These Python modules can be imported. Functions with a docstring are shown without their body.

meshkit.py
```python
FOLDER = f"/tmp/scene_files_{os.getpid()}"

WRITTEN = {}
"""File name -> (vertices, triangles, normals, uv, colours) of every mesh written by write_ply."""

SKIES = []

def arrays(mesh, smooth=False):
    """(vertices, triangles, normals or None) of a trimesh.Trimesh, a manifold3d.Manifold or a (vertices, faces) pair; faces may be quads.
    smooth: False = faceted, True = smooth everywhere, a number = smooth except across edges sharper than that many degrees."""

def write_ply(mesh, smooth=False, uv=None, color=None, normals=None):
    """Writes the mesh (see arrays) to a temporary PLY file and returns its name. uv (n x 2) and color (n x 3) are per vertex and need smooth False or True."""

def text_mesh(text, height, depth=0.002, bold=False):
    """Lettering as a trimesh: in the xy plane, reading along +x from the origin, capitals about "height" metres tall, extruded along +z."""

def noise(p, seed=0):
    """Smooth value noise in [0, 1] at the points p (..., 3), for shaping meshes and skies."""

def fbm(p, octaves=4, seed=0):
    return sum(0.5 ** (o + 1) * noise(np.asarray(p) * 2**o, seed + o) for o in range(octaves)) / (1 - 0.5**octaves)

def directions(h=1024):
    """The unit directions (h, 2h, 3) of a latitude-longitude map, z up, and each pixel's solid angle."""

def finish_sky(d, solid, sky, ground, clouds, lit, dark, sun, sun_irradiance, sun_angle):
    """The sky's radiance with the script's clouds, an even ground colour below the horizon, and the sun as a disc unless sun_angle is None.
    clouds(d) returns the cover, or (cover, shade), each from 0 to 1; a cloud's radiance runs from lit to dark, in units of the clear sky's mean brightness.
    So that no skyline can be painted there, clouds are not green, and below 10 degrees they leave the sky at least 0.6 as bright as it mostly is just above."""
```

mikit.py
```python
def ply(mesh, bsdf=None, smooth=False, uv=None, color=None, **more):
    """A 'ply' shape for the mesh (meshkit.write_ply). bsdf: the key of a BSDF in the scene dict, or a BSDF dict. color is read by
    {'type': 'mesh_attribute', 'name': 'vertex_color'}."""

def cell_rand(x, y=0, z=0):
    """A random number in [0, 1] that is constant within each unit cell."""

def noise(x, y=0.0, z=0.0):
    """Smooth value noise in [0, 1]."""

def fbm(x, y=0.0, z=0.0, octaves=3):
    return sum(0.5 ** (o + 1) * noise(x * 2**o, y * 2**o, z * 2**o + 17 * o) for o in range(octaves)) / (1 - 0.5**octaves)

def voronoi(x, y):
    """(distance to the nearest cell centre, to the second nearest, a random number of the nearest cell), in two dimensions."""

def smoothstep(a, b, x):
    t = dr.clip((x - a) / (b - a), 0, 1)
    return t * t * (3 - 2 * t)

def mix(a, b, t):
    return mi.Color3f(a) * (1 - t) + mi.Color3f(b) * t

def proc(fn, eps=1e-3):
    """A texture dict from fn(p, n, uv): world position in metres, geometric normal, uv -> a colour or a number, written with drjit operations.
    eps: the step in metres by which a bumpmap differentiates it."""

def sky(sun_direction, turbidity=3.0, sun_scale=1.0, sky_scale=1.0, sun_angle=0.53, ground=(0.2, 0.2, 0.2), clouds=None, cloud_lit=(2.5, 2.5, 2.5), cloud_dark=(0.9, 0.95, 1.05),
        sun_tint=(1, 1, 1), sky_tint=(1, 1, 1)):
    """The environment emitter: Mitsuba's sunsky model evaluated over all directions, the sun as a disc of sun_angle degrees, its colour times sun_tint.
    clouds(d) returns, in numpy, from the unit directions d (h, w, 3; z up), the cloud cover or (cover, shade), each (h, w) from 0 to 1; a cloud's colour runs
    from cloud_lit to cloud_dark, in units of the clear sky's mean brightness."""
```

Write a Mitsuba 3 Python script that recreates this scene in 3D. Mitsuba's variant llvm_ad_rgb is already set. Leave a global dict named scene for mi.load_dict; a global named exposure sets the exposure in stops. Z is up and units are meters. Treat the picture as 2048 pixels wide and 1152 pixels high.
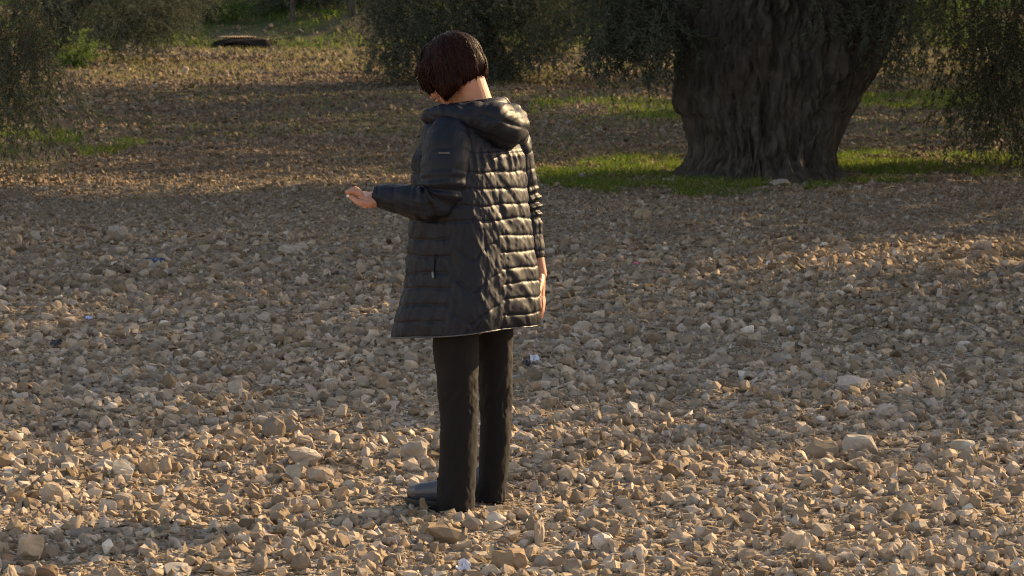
import math
import numpy as np, trimesh, manifold3d as m3, mitsuba as mi, drjit as dr
import mikit, meshkit
from mikit import proc, noise, fbm, smoothstep, mix
from trimesh import Trimesh

scene, labels = {}, {}
T = mi.ScalarTransform4f
rng = np.random.default_rng(7)

# ------------------------------------------------------------------ camera, sky, exposure
FOV, CAM_H, PITCH = 15.0, 1.9, math.radians(5.055)
FPX = 1024 / math.tan(math.radians(FOV / 2))
eye = np.array([0, 0, CAM_H])
fwd, up = np.array([0, math.cos(PITCH), -math.sin(PITCH)]), np.array([0, math.sin(PITCH), math.cos(PITCH)])
scene['camera'] = {'type': 'thinlens', 'fov': FOV, 'fov_axis': 'x', 'near_clip': 0.5, 'far_clip': 3000.0,
                   'aperture_radius': 0.0045, 'focus_distance': 13.8,
                   'to_world': T().look_at(origin=eye.tolist(), target=(eye + fwd).tolist(), up=[0, 0, 1])}
SUN_EL, SUN_AZ = math.radians(26.1), math.radians(51.2)
SUN = np.array([math.sin(SUN_AZ) * math.cos(SUN_EL), math.cos(SUN_AZ) * math.cos(SUN_EL), math.sin(SUN_EL)])
scene['sky'] = mikit.sky(SUN.tolist(), turbidity=3.2, sun_scale=1.0, sun_tint=(1.0, 0.935, 0.80), sky_tint=(1.47, 1.02, 0.77))
exposure = 3.45


def ray(px, py):
    return fwd + (px - 1024) / FPX * np.array([1.0, 0, 0]) - (py - 576) / FPX * up


def at(px, py, Y):
    d = ray(px, py)
    return eye + d * (Y / d[1])


def on_ground(px, py, z=0.0):
    d = ray(px, py)
    return eye + d * ((z - CAM_H) / d[2])


def project(p):
    d = np.asarray(p) - eye
    depth = d @ fwd
    return 1024 + FPX * d[..., 0] / depth, 576 - FPX * (d @ up) / depth


# ------------------------------------------------------------------ materials
def mat(key, fn, kind='diffuse', **kw):
    tex = proc(fn)
    if kind == 'diffuse':
        b = {'type': 'diffuse', 'reflectance': tex}
    elif kind == 'principledthin':
        scene[key] = {'type': 'principledthin', 'base_color': tex, **kw}
        return
    else:
        b = {'type': kind, 'base_color': tex, **kw}
    scene[key] = {'type': 'twosided', 'bsdf': b}


C = mi.Color3f


def pebbles(p):
    d1, d2, w = mikit.voronoi(p.x * 62, p.y * 62)
    e1, e2, v = mikit.voronoi(p.x * 27 + 5, p.y * 27)
    return d1, d2 - d1, w, e1, e2 - e1, v


def soil_fn(p, n, uv):
    a = fbm(p.x * 3, p.y * 3, p.z * 3, 3)
    b = fbm(p.x * 45, p.y * 45, p.z * 45, 3)
    d1, g1, w, e1, g2, v = pebbles(p)
    c = mix((0.08, 0.056, 0.034), (0.20, 0.15, 0.10), smoothstep(0.3, 0.75, b))
    c = mix(c, mix((0.20, 0.155, 0.11), (0.40, 0.335, 0.26), w), smoothstep(0.05, 0.2, g1) * smoothstep(0.25, 0.4, w))
    c = mix(c, mix((0.22, 0.17, 0.12), (0.38, 0.33, 0.27), v), smoothstep(0.06, 0.16, g2) * smoothstep(0.55, 0.62, v))
    c = c * (0.72 + 0.5 * a)
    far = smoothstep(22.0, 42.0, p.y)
    c = c * (1 - 0.5 * far)  # far soil darker: leaf litter, plus tree shade put into the tone
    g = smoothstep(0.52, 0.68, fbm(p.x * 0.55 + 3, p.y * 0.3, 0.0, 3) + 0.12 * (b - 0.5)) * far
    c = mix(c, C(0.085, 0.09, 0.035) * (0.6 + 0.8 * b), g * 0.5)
    hill = smoothstep(71.0, 75.0, p.y)
    return mix(c, mix((0.045, 0.07, 0.025), (0.11, 0.095, 0.06), smoothstep(0.42, 0.62, fbm(p.x * 0.9, p.y * 0.9, 1.0, 3))), hill)


def soil_height(p, n, uv):
    d1, g1, w, e1, g2, v = pebbles(p)
    return smoothstep(0.0, 0.35, g1) * w + 2 * smoothstep(0.0, 0.3, g2) * smoothstep(0.5, 0.65, v) + 1.5 * fbm(p.x * 20, p.y * 20, 0.0, 3)


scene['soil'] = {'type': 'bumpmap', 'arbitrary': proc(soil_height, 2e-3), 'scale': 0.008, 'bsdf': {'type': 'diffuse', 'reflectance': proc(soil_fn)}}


def stone_fn(p, n, uv):
    u, v = uv.x, uv.y
    c = mix((0.365, 0.295, 0.222), (0.32, 0.277, 0.238), smoothstep(0.2, 0.45, u))
    c = mix(c, (0.30, 0.236, 0.172), smoothstep(0.5, 0.65, u))
    c = mix(c, (0.235, 0.175, 0.12), smoothstep(0.76, 0.92, u))
    c = mix(c, (0.49, 0.44, 0.375), smoothstep(0.965, 0.985, u))
    a = fbm(p.x * 55, p.y * 55, p.z * 55, 3)
    d = fbm(p.x * 14 + 9, p.y * 14, p.z * 14, 2)
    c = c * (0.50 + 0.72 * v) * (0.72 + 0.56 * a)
    return mix(c, C(0.20, 0.145, 0.088), smoothstep(0.5, 0.75, d) * 0.55)


mat('stone', stone_fn)


def bark_fn(p, n, uv):
    a = fbm(p.x * 24, p.y * 24, p.z * 5, 4)
    b = fbm(p.x * 5, p.y * 5, p.z * 2.2, 3)
    c = mix((0.036, 0.032, 0.029), (0.084, 0.076, 0.069), smoothstep(0.25, 0.75, a))
    return mix(c, C(0.066, 0.054, 0.046), smoothstep(0.5, 0.7, b) * 0.5)


mat('bark', bark_fn)


def leaf_fn(p, n, uv):
    c = mix((0.044, 0.055, 0.039), (0.092, 0.105, 0.077), uv.y)
    return mix(c, (0.09, 0.075, 0.055), smoothstep(0.6, 0.9, uv.x))


mat('leaf', leaf_fn, 'principledthin', roughness=0.45, diff_trans=0.35, eta=1.45)


def shrub_fn(p, n, uv):
    return mix(mix((0.05, 0.085, 0.022), (0.12, 0.16, 0.05), uv.y), (0.10, 0.08, 0.05), smoothstep(0.6, 0.9, uv.x))


mat('shrub_leaf', shrub_fn, 'principledthin', roughness=0.5, diff_trans=0.6, eta=1.4)


def grass_fn(p, n, uv):
    return mix((0.06, 0.115, 0.018), (0.24, 0.25, 0.06), uv.y * uv.y)


mat('grass_blade', grass_fn, 'principledthin', roughness=0.5, diff_trans=0.8, eta=1.4)


def dry_fn(p, n, uv):
    return mix((0.12, 0.13, 0.04), (0.30, 0.26, 0.12), uv.y)


mat('dry_blade', dry_fn, 'principledthin', roughness=0.55, diff_trans=0.5, eta=1.4)


def dead_fn(p, n, uv):
    return mix((0.11, 0.075, 0.045), (0.36, 0.30, 0.20), uv.y)


mat('dead_leaf', dead_fn)


def coat_fn(p, n, uv):
    return C(0.0042, 0.0055, 0.0115) * (0.85 + 0.3 * fbm(p.x * 40, p.y * 40, p.z * 40, 2))


mat('coat_shell', coat_fn, 'principled', roughness=0.55, specular=0.24, sheen=0.03)


def trouser_fn(p, n, uv):
    return C(0.0080, 0.0070, 0.0080) * (0.8 + 0.4 * fbm(p.x * 90, p.y * 90, p.z * 25, 2))


mat('trouser_cloth', trouser_fn, 'principled', roughness=0.8, specular=0.16, sheen=0.08)


def skin_fn(p, n, uv):
    a = fbm(p.x * 60, p.y * 60, p.z * 60, 3)
    return mix((0.31, 0.13, 0.075), (0.36, 0.18, 0.115), a)


mat('skin', skin_fn, 'principled', roughness=0.5, specular=0.4)


def hair_fn(p, n, uv):
    return mix((0.003, 0.0018, 0.0018), (0.022, 0.0066, 0.0046), uv.y)


mat('hair_strand', hair_fn, 'principled', roughness=0.5, specular=0.06)
mat('shoe_leather', lambda p, n, uv: C(0.024, 0.027, 0.042) * (0.8 + 0.4 * fbm(p.x * 60, p.y * 60, p.z * 60, 2)), 'principled', roughness=0.45)
mat('sole_rubber', lambda p, n, uv: C(0.018, 0.017, 0.017) * (0.8 + 0.4 * fbm(p.x * 60, p.y * 60, p.z * 60, 2)), 'principled', roughness=0.7)
scene['piping_trim'] = {'type': 'twosided', 'bsdf': {'type': 'principled', 'base_color': {'type': 'rgb', 'value': [0.055, 0.054, 0.06]}, 'roughness': 0.5}}
scene['zip_metal'] = {'type': 'twosided', 'bsdf': {'type': 'principled', 'base_color': {'type': 'rgb', 'value': [0.12, 0.12, 0.13]}, 'roughness': 0.35, 'metallic': 0.8}}
scene['navy_plastic'] = {'type': 'twosided', 'bsdf': {'type': 'principled', 'base_color': {'type': 'rgb', 'value': [0.02, 0.03, 0.10]}, 'roughness': 0.35}}
scene['black_plastic'] = {'type': 'twosided', 'bsdf': {'type': 'principled', 'base_color': {'type': 'rgb', 'value': [0.016, 0.017, 0.024]}, 'roughness': 0.5}}
scene['white_plastic'] = {'type': 'twosided', 'bsdf': {'type': 'principled', 'base_color': {'type': 'rgb', 'value': [0.45, 0.46, 0.55]}, 'roughness': 0.25}}
scene['blue_foil'] = {'type': 'twosided', 'bsdf': {'type': 'principled', 'base_color': {'type': 'rgb', 'value': [0.35, 0.42, 0.75]}, 'roughness': 0.2, 'metallic': 0.6}}
scene['pink_plastic'] = {'type': 'twosided', 'bsdf': {'type': 'principled', 'base_color': {'type': 'rgb', 'value': [0.62, 0.1, 0.2]}, 'roughness': 0.4}}
scene['lens_glass'] = {'type': 'thindielectric', 'int_ior': 1.6}
scene['twig_wood'] = {'type': 'twosided', 'bsdf': {'type': 'diffuse', 'reflectance': {'type': 'rgb', 'value': [0.13, 0.11, 0.095]}}}

# ------------------------------------------------------------------ helpers


def tag(key, label=None, category=None, group=None, kind=None):
    d = {k: v for k, v in (('label', label), ('category', category), ('group', group), ('kind', kind)) if v}
    if d:
        labels[key] = d


def put(key, mesh, bsdf, smooth=False, uv=None, **kw):
    scene[key] = mikit.ply(mesh, bsdf, smooth=smooth, uv=uv)
    tag(key, **kw)
    return key


def numbered(name):
    k, n = name, 0
    while k in scene or k in labels:
        n += 1
        k = f'{name}_{n:03d}'
    return k


def nse(x, y, z=0.0, o=3, seed=0):
    x, y, z = np.broadcast_arrays(np.asarray(x, float), y, z)
    return meshkit.fbm(np.stack([x, y, z], -1), o, seed)


FEET = np.array([-0.115, 13.04])


def gz(x, y):
    """Height of the ground."""
    x, y = np.asarray(x, float), np.asarray(y, float)
    und = 0.16 * (nse(x / 3.2, y / 3.6, 0, 3, 3) - 0.5) + 0.07 * (nse(x / 0.8, y / 0.8, 5, 3, 5) - 0.5)
    und = und * (1 - 0.92 * np.exp(-((x - FEET[0]) ** 2 + (y - FEET[1]) ** 2) / 0.35 ** 2))
    und = und * (1 - np.exp(-((x - 1.98) ** 2 + (y - 31.4) ** 2) / 1.2 ** 2) * 0.7)
    t = np.clip((y - 71.5) / 3.0, 0, 1)
    t2 = np.clip((y - 73) / 400, 0, 1)
    hill = 0.42 * t * t * (3 - 2 * t) + 0.11 * np.maximum(y - 73, 0) * (1 - 0.5 * t2) + 0.75 * t * (nse(x / 2.0, y / 2.0, 9, 3, 8) - 0.5)
    return und + hill


def grid_mesh(P, closed=False):
    """P: (rows, cols, 3) -> (vertices, quads)."""
    r, c = P.shape[:2]
    i, j = np.meshgrid(np.arange(r - 1), np.arange(c if closed else c - 1), indexing='ij')
    j2 = (j + 1) % c
    f = np.stack([i * c + j, i * c + j2, (i + 1) * c + j2, (i + 1) * c + j], -1).reshape(-1, 4)
    return P.reshape(-1, 3), f


# ------------------------------------------------------------------ ground
ya = np.concatenate([np.linspace(-150, 5, 12), 9 + 66 * np.linspace(0, 1, 330) ** 1.7, np.linspace(76, 92, 40), np.geomspace(96, 900, 24)])
t = np.linspace(-1, 1, 171)
hw = np.interp(ya, [-150, 9, 80, 900], [9, 4.5, 20, 90])
XX = hw[:, None] * t[None, :] + np.sign(t) * np.maximum(np.abs(t) - 0.9, 0)[None, :] * 9000
YY = np.repeat(ya[:, None], len(t), 1)
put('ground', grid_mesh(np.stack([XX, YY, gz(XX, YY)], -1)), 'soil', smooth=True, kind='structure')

# ------------------------------------------------------------------ stones


def rock_template(n, seed, flat=0.62):
    r = np.random.default_rng(seed)
    p = r.normal(size=(n, 3))
    p /= np.abs(p).max(1, keepdims=True) ** 0.7 * np.linalg.norm(p, axis=1, keepdims=True) ** 0.3
    p *= r.uniform(0.68, 1.0, (n, 1)) * np.array([0.5, r.uniform(0.24, 0.48), r.uniform(0.16, 0.5) * flat / 0.62])
    h = Trimesh(p).convex_hull
    if n > 30:                                                    # large stones: broken, pitted faces
        h = h.subdivide()
        q = np.array(h.vertices)
        q = q * (1 + 0.36 * (nse(*(q * 5 + seed).T, 3, seed) - 0.5))[:, None] + 0.014 * r.normal(size=q.shape)
        h = Trimesh(q, h.faces, process=False)
    return np.array(h.vertices) - h.centroid, np.array(h.faces)


TINY = [rock_template(6, 150 + i) for i in range(30)]
SMALL = [rock_template(8, 100 + i) for i in range(30)]
MID = [rock_template(18, 200 + i) for i in range(40)]
LARGE = [rock_template(31, 300 + i) for i in range(40)]


def rot_of(yaw, tilt, tdir):
    cy, sy = np.cos(yaw), np.sin(yaw)
    Rz = np.stack([np.stack([cy, -sy, 0 * cy], -1), np.stack([sy, cy, 0 * cy], -1), np.stack([0 * cy, 0 * cy, 1 + 0 * cy], -1)], -2)
    a = np.stack([np.cos(tdir), np.sin(tdir), 0 * tdir], -1)
    c, s = np.cos(tilt)[..., None, None], np.sin(tilt)[..., None, None]
    K = np.zeros(Rz.shape)
    K[..., 0, 2], K[..., 1, 2], K[..., 2, 0], K[..., 2, 1] = a[..., 1], -a[..., 0], -a[..., 1], a[..., 0]
    R = np.eye(3) + s * K + (1 - c) * (K @ K)
    return R @ Rz


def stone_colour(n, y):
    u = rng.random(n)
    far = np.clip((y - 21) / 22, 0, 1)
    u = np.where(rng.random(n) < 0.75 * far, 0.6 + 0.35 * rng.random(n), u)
    return np.stack([u, rng.random(n) * (1 - 0.85 * far)], 1)  # far stones toned down: tree shade put into their colour


pts, sizes = [], []
edges = [10.6, 12, 13.5, 15.5, 18, 21, 25, 30, 36, 44, 54, 65, 73.5]
for y0, y1 in zip(edges[:-1], edges[1:]):
    ym = (y0 + y1) / 2
    half = 0.1317 * y1 * 1.06 + 0.35
    area = (y1 - y0) * 2 * half
    lo, hi, e = max(0.0108, (3.0 if ym < 22 else 3.6) * ym / 3889), min(max(0.070, 0.070 + 0.002 * (ym - 12)), 0.2) if ym < 26 else 9.5 * ym / 3889, 1.45
    cover = 1.5 * (12 / ym) ** 1.1 * (1 if ym < 28 else 1.1)
    u = rng.random(20000)
    smp = (lo ** -e + u * (hi ** -e - lo ** -e)) ** (-1 / e)
    n = int(cover * area / (0.55 * np.mean(smp ** 2)))
    s = (lo ** -e + rng.random(n) * (hi ** -e - lo ** -e)) ** (-1 / e)
    p = np.stack([rng.uniform(-half, half, n), rng.uniform(y0, y1, n)], 1)
    keep = rng.random(n) < 0.45 + 1.1 * nse(p[:, 0] / 0.9, p[:, 1] / 0.9, 3, 2, 21)
    pts.append(p[keep])
    sizes.append(s[keep])
pts, sizes = np.vstack(pts), np.concatenate(sizes)


def clear_of(p, s):
    d1 = np.hypot(p[:, 0] - FEET[0], p[:, 1] - FEET[1])
    d2 = np.hypot((p[:, 0] - 1.98) / 0.72, (p[:, 1] - 31.4) / 0.5)
    return ((d1 > 0.2) | (s < 0.03)) & (d2 > 1)


k = clear_of(pts, sizes)
pts, sizes = pts[k], sizes[k]


def stones(templates, p, s, uv):
    """All vertices, faces and uv of these stones."""
    n = len(p)
    R = rot_of(rng.uniform(0, 2 * np.pi, n), np.abs(rng.normal(0, 0.75, n)), rng.uniform(0, 2 * np.pi, n))
    z = gz(p[:, 0], p[:, 1])
    which = rng.integers(0, len(templates), n)
    V, Fc, U, off = [], [], [], 0
    for i, (v, f) in enumerate(templates):
        m = np.nonzero(which == i)[0]
        if not len(m):
            continue
        w = np.einsum('kij,nj->kni', R[m], v) * s[m][:, None, None]
        low = w[:, :, 2].min(1)
        w = w + np.stack([p[m, 0], p[m, 1], z[m] - low * rng.uniform(0.15, 0.8, len(m)) - 0.004], -1)[:, None, :]
        V.append(w.reshape(-1, 3))
        Fc.append((f[None] + (np.arange(len(m)) * len(v))[:, None, None] + off).reshape(-1, 3))
        U.append(np.repeat(uv[m], len(v), 0))
        off += len(m) * len(v)
    return np.vstack(V), np.vstack(Fc), np.vstack(U)


px, py = project(np.column_stack([pts, gz(pts[:, 0], pts[:, 1])]))
shows = (px > 15) & (px < 2033) & (py > 0) & (py < 1150)
rank = np.where(shows, sizes / pts[:, 1], 0)
order = np.argsort(-rank)
single = order[:300]
rest = np.ones(len(pts), bool)
rest[single] = False
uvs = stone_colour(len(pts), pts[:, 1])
pix = sizes * 3889 / pts[:, 1]
cls = np.where(pix > 22, 3, np.where(pix > 12, 0, np.where(pix > 8, 1, 2)))
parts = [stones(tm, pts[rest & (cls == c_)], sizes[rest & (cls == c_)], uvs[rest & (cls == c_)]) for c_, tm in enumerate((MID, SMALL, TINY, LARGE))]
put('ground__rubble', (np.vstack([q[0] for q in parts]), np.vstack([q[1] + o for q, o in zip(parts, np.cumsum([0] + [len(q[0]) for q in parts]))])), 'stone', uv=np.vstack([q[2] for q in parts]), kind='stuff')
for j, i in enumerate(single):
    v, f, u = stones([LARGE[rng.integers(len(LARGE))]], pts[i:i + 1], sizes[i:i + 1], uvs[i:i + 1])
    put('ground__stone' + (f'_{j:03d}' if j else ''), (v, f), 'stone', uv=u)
print('stones', len(pts))


def rock(px_, py_, w, h, tone, label, seed, yaw=0.0, tilt=0.15, dark=0.6, depth=0.8):
    """A stone of its own, w x h pixels in the photograph, standing at pixel (px_, py_) of its base."""
    P = on_ground(px_, py_)
    for _ in range(3):
        P = on_ground(px_, py_, float(gz(P[0], P[1])))
    sc = P[1] / FPX
    v, f = rock_template(34, seed)
    v = v / np.ptp(v, axis=0)
    R = rot_of(np.array([yaw]), np.array([tilt]), np.array([1.3]))[0]
    v = v * np.array([w * sc, w * sc * depth, h * sc * 1.25]) @ R.T
    v = v + np.array([P[0], P[1], P[2] - v[:, 2].min() - 0.3 * h * sc])
    put(numbered('rock'), (v, f), 'stone', uv=np.tile([[tone, dark]], (len(v), 1)), label=label, category='rock')


PALE, GREY, TAN, BROWN, WHITE = 0.1, 0.45, 0.68, 0.92, 0.99
for a in [
    (885, 1084, 92, 44, TAN, 'broad tan rock with a peaked top just in front of the person\'s shoes', 115, 0.3, 0.15, 0.15),
    (1078, 1090, 20, 62, PALE, 'thin pale slab of stone standing upright to the right of the shoes', 2, 0.1, 0.05, 0.6, 2.5),
    (1018, 1140, 74, 44, BROWN, 'brown rock near the bottom edge below the upright slab', 3, 0.5),
    (1640, 915, 66, 42, TAN, 'flat-topped tan rock beside the white one on the right side', 4, 0.2, 0.05, 0.3),
    (1722, 905, 80, 34, WHITE, 'long white rock lying right of the flat-topped tan rock', 5, 0.1, 0.15, 0.3),
    (1652, 940, 44, 24, WHITE, 'small white stone lying below the flat-topped tan rock', 6, 0.4, 0.15, 0.4),
    (1702, 780, 62, 32, GREY, 'rounded bluish grey rock in the shade at right', 7, 0.2, 0.1, 0.85),
    (1772, 835, 48, 26, GREY, 'grey tilted stone a little below the bluish grey rock', 8, 0.3, 0.3, 0.7),
    (298, 950, 42, 40, TAN, 'square tan rock standing on edge at lower left', 9, 0.1, 0.05, 0.6),
    (245, 955, 48, 38, WHITE, 'whitish rock with a tip, left of the square tan rock', 10, 0.2, 0.3, 0.5),
    (105, 1005, 44, 42, PALE, 'round pale stone like a ball near the left edge', 11, 0.2, 0.1, 0.5, 1.0),
    (355, 1150, 60, 26, WHITE, 'broad white rock cut by the bottom edge at left', 12, 0.2, 0.15, 0.2),
    (62, 1112, 52, 46, PALE, 'blunt cream rock at the lower left corner', 13, 0.6, 0.2, 0.6),
    (608, 925, 66, 30, GREY, 'bluish grey flat stone below the dry twig', 14, 0.15, 0.1, 0.8),
    (588, 962, 34, 40, WHITE, 'upright whitish stone standing below the flat bluish grey one', 15, 0.2, 0.1, 0.5),
    (642, 962, 60, 30, PALE, 'wedge of pale stone leaning right of the upright whitish stone', 16, 0.2, 0.35),
    (548, 878, 52, 48, GREY, 'dark grey stone left of the dry twig', 17, 0.4, 0.2, 0.0),
    (1592, 1095, 52, 40, PALE, 'cream rock with a bright sunlit face at lower right', 18, 0.3, 0.2, 0.8),
    (1165, 668, 34, 28, GREY, 'pale grey stone right of the coat hem', 19, 0.3, 0.2, 0.9),
    (237, 475, 44, 26, GREY, 'grey stone in the shade above the navy scrap', 20, 0.3, 0.1, 0.6),
    (582, 508, 52, 20, GREY, 'flat pale grey stone level with the navy scrap', 21, 0.1, 0.15, 0.95),
    (370, 150, 14, 18, PALE, 'small bright pointed stone in the far sunlit strip', 22, 0.1, 0.1, 0.8),
    (125, 262, 60, 26, BROWN, 'low dull boulder above the green grass strip at left', 23, 0.1, 0.05, 0.3),
    (1285, 440, 36, 26, TAN, 'tan stone in the shade below the grass by the trunk', 24, 0.1, 0.2, 0.7),
    (1560, 372, 46, 16, GREY, 'pale stone lying against the foot of the big trunk', 25, 0.1, 0.05, 0.8),
    (1340, 368, 34, 12, GREY, 'flat stone in the grass at the left root of the big trunk', 26, 0.1, 0.05, 0.8),
    (1965, 500, 42, 24, GREY, 'grey stone in the sunlit streak near the right edge', 27, 0.1, 0.2, 0.7),
    (830, 918, 56, 40, GREY, 'rounded grey stone left of the trouser legs', 28, 0.2, 0.1, 0.7),
    (1925, 905, 50, 30, WHITE, 'whitish stone near the right edge in the shade', 29, 0.4, 0.2, 0.3),
]:
    rock(*a)

# ------------------------------------------------------------------ foliage


def spray(seed, n, length, leaf, width, droop, twig=0.003):
    """A twig with n leaves: vertices, triangles, (type, tone) per vertex. Grows along +x, bends down."""
    r = np.random.default_rng(seed)
    s = np.sort(r.uniform(0.08, 1, n))
    bend = lambda q: np.stack([q * length, 0.06 * length * np.sin(3 * q + seed), -droop * length * q ** 2], -1)
    base = bend(s)
    d = np.stack([r.uniform(0.25, 1.0, n), r.normal(0, 0.75, n), r.normal(0.05, 0.6, n) - droop * s], -1)
    d /= np.linalg.norm(d, axis=1, keepdims=True)
    nn = r.normal(size=(n, 3)) + np.array([0, 0, 0.7])
    side = np.cross(nn, d)
    side /= np.linalg.norm(side, axis=1, keepdims=True)
    L = leaf * r.uniform(0.7, 1.2, n)[:, None]
    w = width * r.uniform(0.8, 1.15, n)[:, None]
    V = np.stack([base, base + d * L * 0.5 + side * w / 2, base + d * L, base + d * L * 0.5 - side * w / 2], 1).reshape(-1, 3)
    Fc = (np.array([[0, 1, 2], [0, 2, 3]])[None] + 4 * np.arange(n)[:, None, None]).reshape(-1, 3)
    uv = np.stack([np.zeros(n), r.random(n)], 1).repeat(4, 0)
    if not twig:
        return V, Fc, uv
    q = np.linspace(0, 0.95, 4)
    c = bend(q)
    off = np.array([[0, 1, 0], [0, -0.5, 0.87], [0, -0.5, -0.87]]) * twig
    tv, tf = grid_mesh(c[:, None] + off[None] * (1.1 - q)[:, None, None], True)
    tf = np.vstack([tf[:, [0, 1, 2]], tf[:, [0, 2, 3]]]) + len(V)
    return np.vstack([V, tv]), np.vstack([Fc, tf]), np.vstack([uv, np.tile([[1, 0.5]], (len(tv), 1))])


FINE = [spray(400 + i, 30, 0.42, 0.062, 0.014, 0.35) for i in range(8)]
HANG = [spray(450 + i, 46, 0.75, 0.062, 0.013, 0.9) for i in range(6)]
COARSE = [spray(500 + i, 14, 0.5, 0.15, 0.05, 0.3, 0.006) for i in range(8)]
DENSE = [spray(520 + i, 12, 0.45, 0.21, 0.085, 0.3, 0) for i in range(8)]
BUSH = [spray(550 + i, 20, 0.32, 0.055, 0.024, 0.25, 0) for i in range(8)]


def place_sprays(templates, P, D, scale, r):
    """Sprays at P along the directions D."""
    n = len(P)
    x = D / np.linalg.norm(D, axis=1, keepdims=True)
    y = np.cross(np.array([0, 0, 1.0]) + 0.3 * r.normal(size=(n, 3)), x)
    y /= np.linalg.norm(y, axis=1, keepdims=True)
    R = np.stack([x, y, np.cross(x, y)], -1)
    which = r.integers(0, len(templates), n)
    V, Fc, U, off = [], [], [], 0
    for i, (v, f, uv) in enumerate(templates):
        m = np.nonzero(which == i)[0]
        if len(m):
            w = np.einsum('kij,nj->kni', R[m], v) * scale[m][:, None, None] + P[m][:, None]
            V.append(w.reshape(-1, 3))
            Fc.append((f[None] + (np.arange(len(m)) * len(v))[:, None, None] + off).reshape(-1, 3))
            tone = np.clip(uv[None, :, 1] * 0.6 + 0.4 * r.random((len(m), 1)), 0, 1)
            U.append(np.stack([np.broadcast_to(uv[None, :, 0], tone.shape), tone], -1).reshape(-1, 2))
            off += len(m) * len(v)
    return np.vstack(V), np.vstack(Fc), np.vstack(U)


def join(*ms):
    ms = [m for m in ms if m is not None]
    off = np.cumsum([0] + [len(m[0]) for m in ms])
    return np.vstack([m[0] for m in ms]), np.vstack([m[1] + o for m, o in zip(ms, off)]), np.vstack([m[2] for m in ms])


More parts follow.
